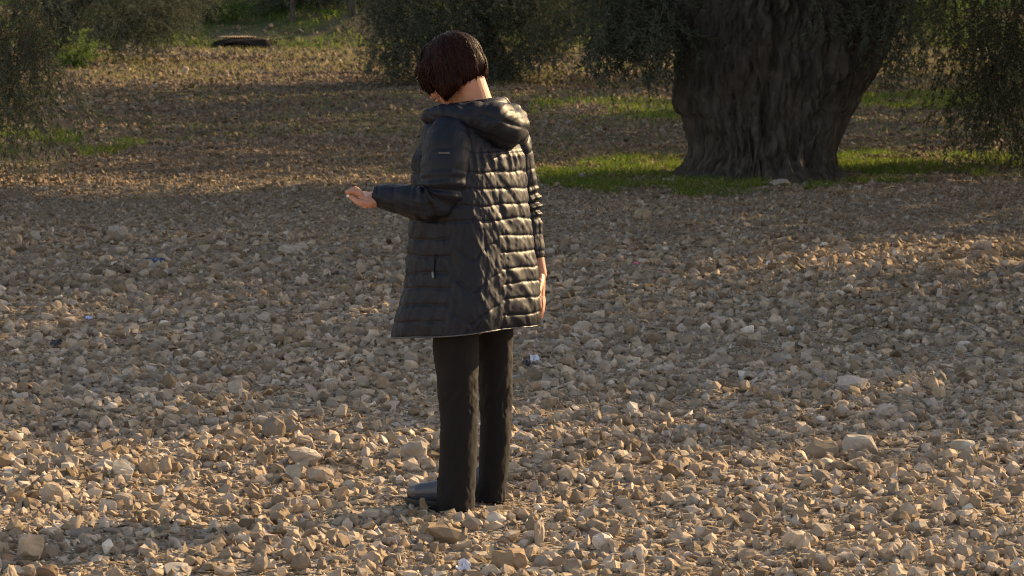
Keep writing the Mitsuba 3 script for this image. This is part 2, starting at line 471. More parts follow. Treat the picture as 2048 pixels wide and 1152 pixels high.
def crown_points(c, rx, rz, n, r, clump=0.8, lo=0.0):
    """n points in an uneven clumpy ellipsoid with gaps, and outward directions."""
    out = []
    while sum(map(len, out)) < n:
        u = r.normal(size=(4 * n, 3))
        u /= np.linalg.norm(u, axis=1, keepdims=True)
        q = u * (r.random((4 * n, 1)) ** 0.45) * ((0.62 if lo == 0 else 0.80) + 0.45 * nse(*(u * 1.7 + c).T, 2, 31))[:, None]
        p = q * np.array([rx, rx, rz]) + c
        out.append(np.hstack([p, u])[nse(*(p / clump).T, 2, 17) > 0.42 + lo])
    out = np.vstack(out)[:n]
    D = out[:, 3:] * np.array([1, 1, 0.5]) + 0.5 * r.normal(size=(n, 3)) + np.array([0, 0, -0.35])
    return out[:, :3], D


def in_view(P, margin=160, top=-120):
    x, y = project(P)
    return (x > -margin) & (x < 2048 + margin) & (y > top)


def tube(path, radii, sides=14, rough=0.0, seed=0):
    """Tapered limb along a polyline (smoothed), with ridged bark."""
    from scipy.interpolate import CubicSpline
    path, radii = np.asarray(path, float), np.asarray(radii, float)
    s = np.linspace(0, 1, len(path))
    q = np.linspace(0, 1, max(8, 6 * len(path)))
    c = CubicSpline(s, path)(q)
    rad = np.interp(q, s, radii)
    tn = np.gradient(c, axis=0)
    tn /= np.linalg.norm(tn, axis=1, keepdims=True)
    a = np.cross(tn, [0.3, 0.9, 0.1])
    a /= np.linalg.norm(a, axis=1, keepdims=True)
    b = np.cross(tn, a)
    th = np.arange(sides) * 2 * np.pi / sides
    k = 1 + rough * (nse(np.cos(th)[None] * 2.2 + 0 * q[:, None], np.sin(th)[None] * 2.2 + 0 * q[:, None], q[:, None] * 3, 2, seed) - 0.5) * 2
    P = c[:, None] + (rad[:, None] * k)[..., None] * (np.cos(th)[None, :, None] * a[:, None] + np.sin(th)[None, :, None] * b[:, None])
    v, f = grid_mesh(P, True)
    f = np.vstack([f[:, [0, 1, 2]], f[:, [0, 2, 3]]])
    n0 = len(v)
    v = np.vstack([v, c[:1], c[-1:] + tn[-1:] * rad[-1] * 0.4])
    j = np.arange(sides)
    j2 = (j + 1) % sides
    f = np.vstack([f, np.stack([j2, j, 0 * j + n0], 1), np.stack([n0 - sides + j, n0 - sides + j2, 0 * j + n0 + 1], 1)])
    return v, f


def cat(*ms):
    off = np.cumsum([0] + [len(m[0]) for m in ms])
    return np.vstack([m[0] for m in ms]), np.vstack([m[1] + o for m, o in zip(ms, off)])


def plain_tree(x, y, cz, rx, rz, label, seed, leaves=1.0, group=None, name='olive_tree', trunk_r=0.22, base=None, fine=True, skirt=None, near_leaf=FINE, bsdf='leaf'):
    r = np.random.default_rng(seed)
    key = numbered(name)
    tag(key, label, 'tree', group)
    bx, by = (x, y) if base is None else base
    z0 = float(gz(bx, by))
    c = np.array([x, y, cz])
    top = np.array([x, y, cz - 0.35 * rz])
    limbs = [tube([[bx, by, z0 - 0.15], [bx + 0.05, by, z0 + 0.35 * (cz - rz - z0) + 0.2], (np.array([bx, by, z0]) + top) / 2 + r.normal(0, 0.08, 3), top], np.array([1.5, 1.0, 0.8, 0.5]) * trunk_r, 14, 0.25, seed)]
    put(f'{key}__trunk', limbs[0], 'bark', smooth=40)
    lm = []
    for i in range(6):
        a = i * 1.05 + r.random()
        e = c + np.array([math.cos(a) * rx * 0.75, math.sin(a) * rx * 0.75, rz * r.uniform(-0.2, 0.7)])
        m = top * 0.5 + e * 0.5 + np.array([0, 0, 0.2])
        lm.append(tube([top - [0, 0, 0.3], m, e], np.array([0.5, 0.3, 0.1]) * trunk_r, 7, 0.2, seed + i))
    for l_ in lm:
        put(numbered(f'{key}__limb'), l_, 'bark', smooth=40)
    n = int(560 * rx * rx * rz / 8 * leaves) if fine else int(90 * rx * rz * leaves)
    P, D = crown_points(c, rx, rz, n, r) if fine else crown_points(c, rx - 0.15, rz - 0.12, n, r, 0.7, -0.07)
    ms = []
    if fine:
        P2, D2 = crown_points(c, rx, rz, 5 * n, r)
        v2 = in_view(P2)
        if v2.any():
            ms.append(place_sprays(near_leaf, P2[v2], D2[v2], r.uniform(0.8, 1.25, v2.sum()), r))
        keep = ~in_view(P)
        P, D = P[keep], D[keep]
    else:
        keep = ~in_view(P, 260, -260)
        P, D = P[keep], D[keep]
    if len(P):
        ms.append(place_sprays(COARSE if fine else DENSE, P, D, r.uniform(0.8, 1.2, len(P)), r))
    if skirt is not None:
        S, SD, tmpl = skirt(r)
        ms.append(place_sprays(tmpl, S, SD, r.uniform(0.75, 1.2, len(S)), r))
    v, f, u = join(*ms)
    put(f'{key}__crown', (v, f), bsdf, uv=u)
    return key


def px_skirt(polys, Y, dY, n, templates=FINE, down=0.5):
    """Sprays that fill a piece of hanging crown, given by its outline where it stands at distance Y."""
    from shapely import Polygon, contains_xy
    def make(r):
        P = []
        for poly, share in polys:
            pg = Polygon(poly)
            x0, y0, x1, y1 = pg.bounds
            q = np.stack([r.uniform(x0, x1, 40 * n), r.uniform(y0, y1, 40 * n)], 1)
            q = q[contains_xy(pg, q[:, 0], q[:, 1])][:int(n * share * 2)]
            yy = Y + r.normal(0, dY, len(q))
            W = np.array([at(a, b, Y) for a, b in q])
            W[:, 1] = yy
            W = W[nse(*(W / np.array([0.35, 0.6, 0.35])).T, 2, 5) > 0.40][:int(n * share)]
            P.append(W)
        P = np.vstack(P)
        D = np.stack([r.normal(0, 0.7, len(P)), r.normal(0, 0.6, len(P)), -down + r.normal(0, 0.45, len(P))], 1)
        return P, D, templates
    return make


# the great old olive
def old_trunk():
    X0, Y0 = 1.98, 31.45
    lev = [(372, 1300, 1725), (355, 1326, 1700), (343, 1352, 1684), (330, 1364, 1672), (305, 1377, 1667), (288, 1379, 1670), (256, 1370, 1684), (231, 1364, 1697), (222, 1352, 1702), (206, 1348, 1710),
           (180, 1347, 1724), (157, 1351, 1738), (130, 1352, 1752), (107, 1354, 1758), (60, 1350, 1752), (20, 1356, 1740), (-30, 1375, 1680), (-90, 1410, 1650), (-130, 1450, 1600)]
    zz = np.array([at(1500, l[0], Y0)[2] for l in lev])
    xl = np.array([at(l[1], l[0], Y0)[0] for l in lev]) - X0
    xr = np.array([at(l[2], l[0], Y0)[0] for l in lev]) - X0
    z = np.linspace(zz[0] - 0.12, zz[-1], 200)
    L, R = -np.interp(z, zz, xl), np.interp(z, zz, xr)
    th = np.arange(560) * 2 * np.pi / 560
    ct, st = np.cos(th)[None], np.sin(th)[None]
    tw = 0.35 * z[:, None]
    w1 = nse(ct * 1.3, st * 1.3, z[:, None] * 0.9, 2, 3) - 0.5
    w2 = nse(ct * 2.6, st * 2.6, z[:, None] * 2.4, 2, 6) - 0.5
    ang = th[None] + 0.34 * w1 + 0.16 * w2 + 0.10 * tw
    lob = 0.045 * np.cos(5 * ang + 1.0) + 0.03 * np.cos(9 * ang + 2.2 * w1)
    r1 = nse(np.cos(ang) * 4.6, np.sin(ang) * 4.6, z[:, None] * 1.15, 3, 11)
    r2 = nse(np.cos(ang) * 13, np.sin(ang) * 13, z[:, None] * 3.2, 3, 12)
    r3 = nse(np.cos(ang) * 34, np.sin(ang) * 34, z[:, None] * 7, 3, 13)
    roots = 0.10 * np.exp(-np.maximum(z[:, None], 0) / 0.14) * np.cos(6 * th[None] + 3 * w1 + 0.5)
    ridge = 0.15 * (np.abs(r1 - 0.5) * 2) ** 0.8 - 0.05 + 0.15 * (np.abs(r2 - 0.5) * 2) ** 0.7 + 0.08 * (np.abs(r3 - 0.5) * 2) ** 0.8 + roots
    cleft = -0.17 * np.exp(-((np.angle(np.exp(1j * (th[None] + 1.50 + 0.05 * np.sin(4 * z[:, None])))) / 0.05) ** 2)) * np.clip((z[:, None] - 0.2) / 0.3, 0, 1)
    k = 1 + (lob + ridge + cleft) * (1 - 0.75 * np.abs(ct) ** 6)
    ax = np.where(ct > 0, R[:, None], L[:, None])
    dep = (0.60 + 0.25 * np.exp(-np.maximum(z, 0) / 0.12))[:, None]
    P = np.stack([X0 + ax * ct * k, Y0 + dep * st * k, np.repeat(z[:, None], 560, 1)], -1)
    v, f = grid_mesh(P, True)
    f = np.vstack([f[:, [0, 1, 2]], f[:, [0, 2, 3]]])
    n0 = len(v)
    v = np.vstack([v, [[X0, Y0, z[-1] + 0.1]]])
    j = np.arange(560)
    return v, np.vstack([f, np.stack([n0 - 560 + j, n0 - 560 + (j + 1) % 560, 0 * j + n0], 1)])


OLD = 'ancient_olive_tree'
tag(OLD, 'ancient olive tree with a huge gnarled furrowed trunk standing in green grass', 'tree')
put(OLD + '__trunk', old_trunk(), 'bark', smooth=True)
lim = [([(1590, 220), (1665, 110), (1745, 15), (1840, -130), (1950, -330)], [0.16, 0.27, 0.23, 0.15, 0.08], 31.45),
       ([(1570, 60), (1580, -60), (1600, -220), (1590, -420)], [0.42, 0.34, 0.24, 0.12], 31.6),
       ([(1450, 80), (1425, -30), (1370, -170), (1250, -330)], [0.36, 0.28, 0.2, 0.1], 31.4),
       ([(1480, -40), (1500, -170), (1530, -350)], [0.3, 0.22, 0.12], 31.9),
       ([(1400, 60), (1330, -10), (1230, -60), (1120, -140)], [0.2, 0.14, 0.1, 0.05], 31.2)]
for pth, rad, Yl in lim:
    r_ = np.random.default_rng(int(pth[0][0]))
    put(numbered(OLD + '__limb'), tube([at(a, b, Yl + i * r_.normal(0, 0.12)) for i, (a, b) in enumerate(pth)], rad, 40, 0.28, pth[0][0]), 'bark', smooth=True)
r_ = np.random.default_rng(77)
cc = np.array([1.38, 32.1, 3.8])
P_, D_ = crown_points(cc, 3.2, 2.0, 1700, r_)
k = ~in_view(P_, 60, -40)
sk = px_skirt([([(1178, -40), (1360, -40), (1355, 50), (1335, 105), (1290, 90), (1240, 110), (1195, 60)], 1.0),
               ([(1680, -40), (1850, -40), (1830, 40), (1800, 95), (1775, 110), (1720, 40)], 0.45), ([(1560, -40), (1690, -40), (1640, -5)], 0.08)], 31.2, 0.45, 430)(r_)
v, f, u = join(place_sprays(COARSE, P_[k], D_[k], r_.uniform(0.8, 1.2, k.sum()), r_), place_sprays(sk[2], sk[0], sk[1], r_.uniform(0.7, 1.1, len(sk[0])), r_))
put(OLD + '__crown', (v, f), 'leaf', uv=u)

# trees in the frame
plain_tree(4.9, 33.6, 3.95, 2.3, 1.75, 'olive tree with dark hanging foliage reaching the ground at the right edge', 21, skirt=px_skirt(
    [([(1900, -60), (2080, -60), (2080, 200), (2040, 215), (2000, 190), (1965, 170), (1930, 90), (1895, 30)], 1.0), ([(1860, -40), (1920, -40), (1920, 40), (1880, 20)], 0.1)], 33.1, 0.4, 300, HANG, 1.0), trunk_r=0.2, base=(5.6, 33.8))
plain_tree(-0.33, 53, 2.64, 1.7, 2.2, 'bushy dark olive tree behind the person\'s head with foliage down to the ground', 22, skirt=px_skirt(
    [([(745, -40), (1190, -40), (1175, 60), (1120, 95), (1045, 105), (1040, 175), (1000, 195), (960, 180), (900, 120), (820, 100), (760, 70)], 1.0), ([(725, 80), (830, 80), (815, 150), (760, 130)], 0.07), ([(700, -40), (760, -40), (760, 40)], 0.05)], 52.5, 0.7, 1500, FINE, 0.6), base=(-0.25, 53.2), trunk_r=0.16)
plain_tree(-6.4, 62, 3.0, 1.9, 1.9, 'shady olive tree standing in the far left over bright green weeds', 23, skirt=px_skirt(
    [([(50, -40), (385, -40), (370, 40), (345, 60), (260, 78), (200, 72), (130, 60), (90, 75), (60, 50)], 1.0), ([(345, -40), (420, -40), (400, 20), (350, 40)], 0.06)], 61.5, 0.7, 1100, FINE, 0.5), base=(-7.35, 62.0), trunk_r=0.34)
plain_tree(-6.4, 32, 2.9, 2.0, 2.2, 'olive tree whose sunlit drooping sprays hang in at the left edge', 24, skirt=px_skirt(
    [([(-40, -40), (75, -40), (105, 20), (85, 60), (60, 90), (55, 120), (30, 165), (-40, 170)], 1.0), ([(60, 0), (120, 20), (100, 70), (70, 70)], 0.1)], 31.6, 0.35, 170, HANG, 0.9))

# grove trees beyond the right edge of the frame: they throw the shade
OFFT = [(3.9, 21.3, 3.3, 1.95, 1.4), (5.09, 19.62, 2.31, 2.65, 1.2), (3.68, 50.76, 4.59, 3.19, 2.6), (12.56, 53.07, 4.31, 3.2, 1.81), (11.62, 27.51, 3.51, 2.92, 2.59), (4.63, 27.35, 4.9, 2.53, 2.6),
        (8.27, 43.34, 5.2, 3.2, 2.6), (9.36, 57.67, 3.97, 3.17, 2.6), (10.39, 35.29, 4.79, 3.2, 2.6), (7.55, 46.42, 4.83, 3.2, 2.6), (5.59, 22.65, 2.83, 2.5, 1.47), (7.0, 31.74, 5.2, 3.13, 2.31)]
ADDED_LEFT = [(-5.6, 19.5, 4.2, 2.4, 1.8), (-7.2, 25.5, 4.4, 2.8, 2.2), (-8.4, 40.0, 4.4, 2.8, 2.2), (-10.6, 49.0, 4.4, 3.0, 2.2)]  # unseen trees added to block sky light over the middle ground
for i, (x, y, z, rx, rz) in enumerate(OFFT):
    plain_tree(x, y, z, rx, rz, 'olive tree of the grove standing to the right of the view', 40 + i, 1.4, group='grove trees right of the view', fine=False, trunk_r=0.2)


for i, (x, y, z, rx, rz) in enumerate(ADDED_LEFT):
    plain_tree(x, y, z, rx, rz, 'olive tree added unseen left of the view to block sky light', 60 + i, group='added trees left of the view', fine=False, trunk_r=0.2)


for i, (x, y, rx) in enumerate([(1.5, 81.0, 2.4), (-2.2, 83.5, 2.6), (5.6, 84.0, 2.6), (-6.5, 85.0, 2.4)]):  # unseen trees added to throw shade onto the bank
    plain_tree(x, y, float(gz(x, y)) + 3.1, rx, 1.8, 'olive tree added unseen above the view to shade the bank', 80 + i, group='added shade trees up the bank', fine=False, trunk_r=0.2)


# shrubs and thin trees on the bank
def shrub(px_, py_, Y, w, h, n, label, seed, bsdf='shrub_leaf', templates=BUSH):
    r = np.random.default_rng(seed)
    key = numbered('shrub')
    tag(key, label, 'shrub')
    b = at(px_, py_, Y)
    b[2] = float(gz(b[0], Y))
    c = b + [0, 0, h * 0.5]
    P, D = crown_points(c, w / 2, h * 0.55, n, r, 0.3)
    D[:, 2] += 0.6
    v, f, u = place_sprays(templates, P, D, r.uniform(0.8, 1.3, n), r)
    put(f'{key}__foliage', (v, f), bsdf, uv=u)
    st = [tube([b + [r.normal(0, 0.05), r.normal(0, 0.05), -0.08], (b + c) / 2 + r.normal(0, 0.04, 3), P[i]], [0.025, 0.015, 0.006], 5) for i in range(5)]
    for l_ in st[:3]:
        put(numbered(f'{key}__stem'), l_, 'bark', smooth=40)


shrub(640, 70, 75, 1.5, 1.0, 260, 'grey-green shrub on the bank behind the thin leaning trunk', 61, 'leaf', FINE)
shrub(1100, 80, 74, 1.6, 0.9, 240, 'pale green shrub on the bank between the two dark trees', 62)
shrub(1860, 100, 72, 1.0, 0.9, 220, 'bright green bush beyond the field right of the big trunk', 63)
shrub(480, 40, 79, 1.8, 0.5, 220, 'low green shrub on the bank above the dark boulder', 64)
shrub(400, 75, 74, 0.9, 0.6, 150, 'small dusty shrub on the bank left of the dark boulder', 65, 'leaf', FINE)
shrub(750, 60, 76, 1.2, 1.1, 220, 'dark shrub on the bank behind the reddish trunk', 66, 'leaf', FINE)
shrub(1250, 60, 76, 1.8, 1.0, 260, 'shaded shrub on the bank left of the big trunk', 67, 'leaf', FINE)
shrub(1960, 60, 78, 2.0, 1.0, 240, 'shrub on the bank behind the hanging foliage at the right edge', 68)
shrub(145, 135, 58.5, 0.5, 0.28, 90, 'patch of bright green leafy weeds below the far left tree', 69)
for i, (a_, b_, w_, h_, kind_) in enumerate([(430, 60, 0.9, 0.5, 'dark low'), (560, 66, 0.8, 0.6, 'dusty round'), (600, 30, 1.3, 0.8, 'wide dusty'), (690, 88, 0.7, 0.5, 'small dark'), (530, 25, 1.0, 0.5, 'pale sunlit'), (345, 88, 0.8, 0.45, 'low green'),
                                             (1010, 40, 1.4, 0.8, 'tall dull'), (1160, 45, 1.1, 0.8, 'dusty upright'), (1800, 60, 1.2, 0.9, 'shady'), (1890, 30, 1.3, 0.9, 'tall shady')]):
    where_ = ['left of the slab', 'right of the dark boulder', 'between the two young trees', 'at the foot of the reddish trunk', 'above the dark boulder', 'left of the bank clearing', 'above the bushy olive', 'between the bushy olive and the big trunk', 'beyond the leaning limb of the big trunk', 'higher up beyond the leaning limb'][i]
    shrub(a_, b_, 74.2 + 0.7 * (i % 5), w_, h_, 120, f'{kind_} shrub on the bank {where_}', 90 + i, 'leaf' if i % 3 else 'shrub_leaf', FINE if i % 3 else BUSH)
shrub(200, 20, 82, 2.2, 1.2, 200, 'dark shrub high on the bank at left', 70, 'leaf', FINE)
shrub(900, 20, 80, 2.6, 1.3, 220, 'shrub high on the bank behind the bushy olive', 71)


def thin_tree(px_, py_, Y, r0, lean, label, seed):
    r = np.random.default_rng(seed)
    key = numbered('young_tree')
    tag(key, label, 'tree')
    b = at(px_, py_, Y)
    b[2] = float(gz(b[0], Y))
    pth = [b - [0, 0, 0.1], b + [lean * 0.3, 0, 0.5], b + [lean * 0.5, 0.1, 1.2], b + [lean, 0, 2.4]]
    put(f'{key}__trunk', tube(pth, [r0 * 1.3, r0, r0 * 0.8, r0 * 0.4], 10, 0.2, seed), 'bark', smooth=40)
    P, D = crown_points(pth[-1] + np.array([0, 0, 0.6]), 1.1, 1.0, 110, r)
    v, f, u = place_sprays(COARSE, P, D, r.uniform(0.8, 1.2, len(P)), r)
    put(f'{key}__crown', (v, f), 'leaf', uv=u)


thin_tree(585, 92, 74, 0.05, 0.05, 'young tree with a thin dark upright trunk on the bank', 81)
thin_tree(706, 92, 74, 0.07, -0.05, 'young tree with a pale reddish trunk next to the bushy olive', 82)

# boulder with deep shade in its colour; added pale slab paints its sunlit rim
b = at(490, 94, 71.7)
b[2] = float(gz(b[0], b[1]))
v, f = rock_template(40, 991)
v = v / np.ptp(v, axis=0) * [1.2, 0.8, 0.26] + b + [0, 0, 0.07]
scene['shaded_rock'] = {'type': 'diffuse', 'reflectance': proc(lambda p, n, uv: C(0.020, 0.018, 0.017) * (0.5 + fbm(p.x * 12, p.y * 12, p.z * 12, 3)))}
put('boulder', (v, f), 'shaded_rock', label='long low boulder with shade painted into its dark colour at the foot of the bank under a thin pale slab', category='boulder')
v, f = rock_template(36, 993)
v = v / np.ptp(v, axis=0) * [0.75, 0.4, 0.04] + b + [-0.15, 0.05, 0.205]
put('slab', (v, f), 'stone', uv=np.tile([[0.2, 0.6]], (len(v), 1)), label='thin pale slab added on the long dark boulder for its sunlit rim', category='stone slab')


# ------------------------------------------------------------------ grass
def blades(P, h, r, width=0.006, lean=0.5):
    n = len(P)
    a = r.uniform(0, 2 * np.pi, n)
    side = np.stack([np.cos(a), np.sin(a), 0 * a], 1) * width * r.uniform(0.7, 1.4, n)[:, None]
    l = np.stack([r.normal(0, lean, n), r.normal(0, lean, n), 0 * a], 1) * h[:, None]
    up_ = np.stack([0 * a, 0 * a, h], 1)
    V = np.stack([P - side / 2, P + side / 2, P + up_ * 0.55 + l * 0.35 - side * 0.35, P + up_ * 0.55 + l * 0.35 + side * 0.35, P + up_ * (1 - 0.3 * lean) + l], 1).reshape(-1, 3)
    Fc = (np.array([[0, 1, 3], [0, 3, 2], [2, 3, 4]])[None] + 5 * np.arange(n)[:, None, None]).reshape(-1, 3)
    tone = np.clip(r.random(n) * 0.7 + 0.3 * nse(P[:, 0], P[:, 1], 0, 2, 4), 0, 1)
    return (V, Fc), np.stack([0 * tone, tone], 1).repeat(5, 0)


def grass_patch(key, poly, dens, h, r, label, bsdf='grass_blade', thr=0.42, patch=0.35, width=0.006, category='grass'):
    from shapely import Polygon, contains_xy
    g = np.array([on_ground(*q)[:2] for q in poly])
    pg = Polygon(g)
    x0, y0, x1, y1 = pg.bounds
    n = int((x1 - x0) * (y1 - y0) * dens)
    q = np.stack([r.uniform(x0, x1, n), r.uniform(y0, y1, n)], 1)
    q = q[contains_xy(pg, q[:, 0], q[:, 1])]
    q = q[nse(q[:, 0] / patch, q[:, 1] / (patch * 1.6), 0, 3, 41) > thr + 0.06 * r.normal(size=len(q))]
    P = np.column_stack([q, gz(q[:, 0], q[:, 1]) - 0.004])
    m, uv = blades(P, h * r.uniform(0.5, 1.3, len(P)), r, width)
    put(key, m, bsdf, uv=uv, label=label, category=category, kind='stuff')


gr = np.random.default_rng(5)
grass_patch('grass', [(1070, 352), (1200, 330), (1345, 322), (1420, 330), (1660, 320), (1700, 298), (2070, 316), (2070, 352), (1800, 372), (1600, 392), (1400, 398), (1200, 392), (1085, 378)], 1500, 0.075, gr,
            'green grass growing around the foot of the ancient olive trunk', thr=0.475)
grass_patch('grass_001', [(1060, 206), (1370, 206), (1370, 238), (1060, 236)], 330, 0.08, gr, 'grass tufts in the sun behind the left side of the big trunk', thr=0.47, patch=0.8, width=0.009)
grass_patch('grass_002', [(-20, 262), (120, 264), (180, 280), (300, 300), (200, 318), (-20, 312)], 900, 0.085, gr, 'strip of green grass crossing in from the left edge', thr=0.53, width=0.008)
grass_patch('grass_003', [(1700, 180), (1960, 185), (1960, 222), (1720, 215)], 420, 0.09, gr, 'green grass strip beyond the right side of the big trunk', thr=0.45, patch=0.8, width=0.009)
grass_patch('dry_grass', [(-20, 96), (2070, 96), (2070, 175), (-20, 182)], 60, 0.10, gr, 'thin yellowish weeds scattered over the far sunlit field', 'dry_blade', 0.47, 1.6, 0.013, 'weeds')
grass_patch('weeds', [(-20, 185), (2070, 185), (2070, 330), (900, 350), (-20, 330)], 60, 0.06, gr, 'thin low weeds sprouting between the stones in the shade', 'grass_blade', 0.5, 1.1, 0.009, 'weeds')
n = 26000
q = np.stack([gr.uniform(-15, 15, n), 71.6 + 12 * gr.random(n) ** 1.5], 1)
q = q[nse(q[:, 0] / 1.2, q[:, 1] / 1.2, 0, 3, 43) > 0.46]
m, uv = blades(np.column_stack([q, gz(q[:, 0], q[:, 1]) - 0.01]), 0.16 * gr.uniform(0.5, 1.3, len(q)), gr, 0.018)
put('bank_grass', m, 'grass_blade', uv=uv, label='green grass covering the bank behind the field', category='grass', kind='stuff')

# dry olive leaves and straw among the stones
nl = 1800
q = np.stack([gr.uniform(-1, 1, nl), 11 + 24 * gr.random(nl) ** 1.6], 1)
q[:, 0] *= 0.15 * q[:, 1]
a_, b_ = gr.uniform(0, 2 * np.pi, nl), gr.normal(0, 0.35, nl)
d_ = np.stack([np.cos(a_), np.sin(a_), b_], 1) * gr.uniform(0.025, 0.065, nl)[:, None]
s_ = np.stack([-np.sin(a_), np.cos(a_), gr.normal(0, 0.5, nl)], 1) * gr.uniform(0.003, 0.008, nl)[:, None]
c_ = np.column_stack([q, gz(q[:, 0], q[:, 1]) + gr.uniform(0.012, 0.035, nl)])
V = np.stack([c_ - d_ / 2, c_ + s_, c_ + d_ / 2, c_ - s_], 1).reshape(-1, 3)
put('leaf_litter', (V, (np.array([[0, 1, 2], [0, 2, 3]])[None] + 4 * np.arange(nl)[:, None, None]).reshape(-1, 3)), 'dead_leaf', uv=np.stack([0 * a_, gr.random(nl)], 1).repeat(4, 0),
    label='dry fallen olive leaves and straw scattered among the stones', category='fallen leaves', kind='stuff')

# ------------------------------------------------------------------ the person
YAW = math.radians(38)
FW, RT, UP = np.array([-math.cos(YAW), math.sin(YAW), 0]), np.array([math.sin(YAW), math.cos(YAW), 0]), np.array([0, 0, 1.0])
YP = 13.04
O = np.array([-0.135, YP, 0])


def loc(f, r, z):
    return O + f * FW + r * RT + np.array([0, 0, z])


def zpx(py_, Y=YP):
    return at(1000, py_, Y)[2]


def hull(*balls):
    """Convex hull of balls (centre, radius)."""
    ps = []
    for c, r in balls:
        s = BALL * r + np.asarray(c)
        ps.append(s)
    return m3.Manifold.hull_points(np.vstack(ps))


BALL = np.array(trimesh.creation.icosphere(2).vertices)


def chain(pts_, rad):
    return [hull((a, ra), (b, rb)) for a, b, ra, rb in zip(pts_[:-1], pts_[1:], rad[:-1], rad[1:])]


def blend(parts, edge, it=8):
    m = m3.Manifold.batch_boolean(parts, m3.OpType.Add).refine_to_length(edge).to_mesh()
    t_ = Trimesh(m.vert_properties[:, :3], m.tri_verts, process=True)
    trimesh.smoothing.filter_taubin(t_, 0.5, 0.53, it)
    return t_


# joints
neck = loc(-0.035, 0.0, zpx(222))
head = at(899, 138, 13.06)
BOW, HY = math.radians(36), math.radians(33)
hf0 = np.array([-math.cos(HY), math.sin(HY), 0])
hr = np.array([math.sin(HY), math.cos(HY), 0])
hf = hf0 * math.cos(BOW) - UP * math.sin(BOW)
hu = UP * math.cos(BOW) + hf0 * math.sin(BOW)
hd = lambda f, r, u: head + f * hf + r * hr + u * hu
shL, shR = at(893, 283, 12.90), at(1030, 286, 13.19)
elL, wrL = at(876, 408, 12.87), at(756, 392, 12.93)
elR, wrR = at(1050, 415, 13.20), at(1079, 548, 13.17)
hipL, hipR = at(912, 640, 12.945), at(988, 640, 13.15)
knL, knR = at(914, 840, 12.93), at(990, 838, 13.15)
anL, anR = at(918, 985, 12.95), at(984, 975, 13.16)
body = [hull((loc(0, 0, zpx(625)), 0.08), (loc(-0.01, 0.06, zpx(600)), 0.1), (loc(-0.01, -0.06, zpx(600)), 0.1), (loc(-0.01, 0, zpx(480)), 0.1)),
        hull((loc(-0.01, 0, zpx(480)), 0.1), (loc(-0.01, 0.07, zpx(330)), 0.09), (loc(-0.01, -0.07, zpx(330)), 0.09), (neck, 0.055)),
        hull((neck - UP * 0.02, 0.06), (hd(-0.045, 0, -0.055), 0.054)), hull((neck + FW * 0.03, 0.045), (hd(0.0, 0, -0.085), 0.046))]
body += chain([neck - UP * 0.03, shL, elL, wrL], [0.05, 0.045, 0.038, 0.026])
body += chain([neck - UP * 0.03, shR, elR, wrR], [0.05, 0.042, 0.035, 0.026])
body += chain([hipL, knL, anL], [0.06, 0.042, 0.03]) + chain([hipR, knR, anR], [0.055, 0.04, 0.03])
body += [hull((anL, 0.035), (anL + FW * 0.05 - UP * 0.03, 0.03)), hull((anR, 0.035), (anR + FW * 0.05 - UP * 0.03, 0.03))]
# head: skull, jaw, nose, ears
body += [hull((hd(-0.015, 0, 0.015), 0.079), (hd(0.02, 0, 0.02), 0.072), (hd(0.045, 0, 0.0), 0.05)),
         hull((hd(0.01, 0.02, -0.02), 0.055), (hd(0.01, -0.02, -0.02), 0.055), (hd(0.055, 0.0, -0.075), 0.032), (hd(0.065, 0, -0.1), 0.017), (hd(0.0, 0.038, -0.075), 0.02), (hd(0.0, -0.038, -0.075), 0.02)),
         hull((hd(0.09, 0, 0.005), 0.011), (hd(0.108, 0, -0.032), 0.012), (hd(0.085, 0, -0.036), 0.016)),
         hull((hd(0.09, -0.018, -0.064), 0.007), (hd(0.09, 0.018, -0.064), 0.007), (hd(0.082, 0, -0.066), 0.012)),
         hull((hd(0.088, -0.03, 0.022), 0.008), (hd(0.088, 0.03, 0.022), 0.008)),
         hull((hd(-0.005, -0.08, 0.0), 0.012), (hd(-0.01, -0.081, -0.03), 0.008)), hull((hd(-0.005, 0.08, 0.0), 0.012), (hd(-0.01, 0.081, -0.03), 0.008))]
# raised left hand, palm up, fingers curling up towards the thumb
palm = [hull((wrL, 0.022), (at(735, 402, 12.90), 0.015), (at(738, 393, 12.955), 0.014)),
        hull((at(735, 402, 12.90), 0.015), (at(738, 393, 12.955), 0.014), (at(721, 396, 12.905), 0.011), (at(723, 388, 12.975), 0.010))]
fl = []
for (kx, ky, kY), (mx, my, mY), (tx, ty, tY), rr in [
        ((721, 389, 12.905), (708, 383, 12.91), (696, 385, 12.905), 0.0088), ((720, 387, 12.93), (706, 380, 12.94), (695, 384, 12.925), 0.0088),
        ((721, 386, 12.952), (710, 377, 12.968), (707, 388, 12.955), 0.0084), ((723, 387, 12.972), (715, 379, 12.985), (713, 389, 12.97), 0.0076)]:
    fl += chain([at(kx, ky, kY), at(mx, my, mY), at(tx, ty, tY)], [rr * 1.15, rr, rr * 0.85])
fl += [hull((at(748, 404, 12.905), 0.018), (at(732, 409, 12.885), 0.014))]
fl += chain([at(738, 409, 12.888), at(725, 406, 12.878), at(714, 403, 12.888), at(702, 394, 12.905)], [0.0135, 0.0112, 0.0095, 0.0075])
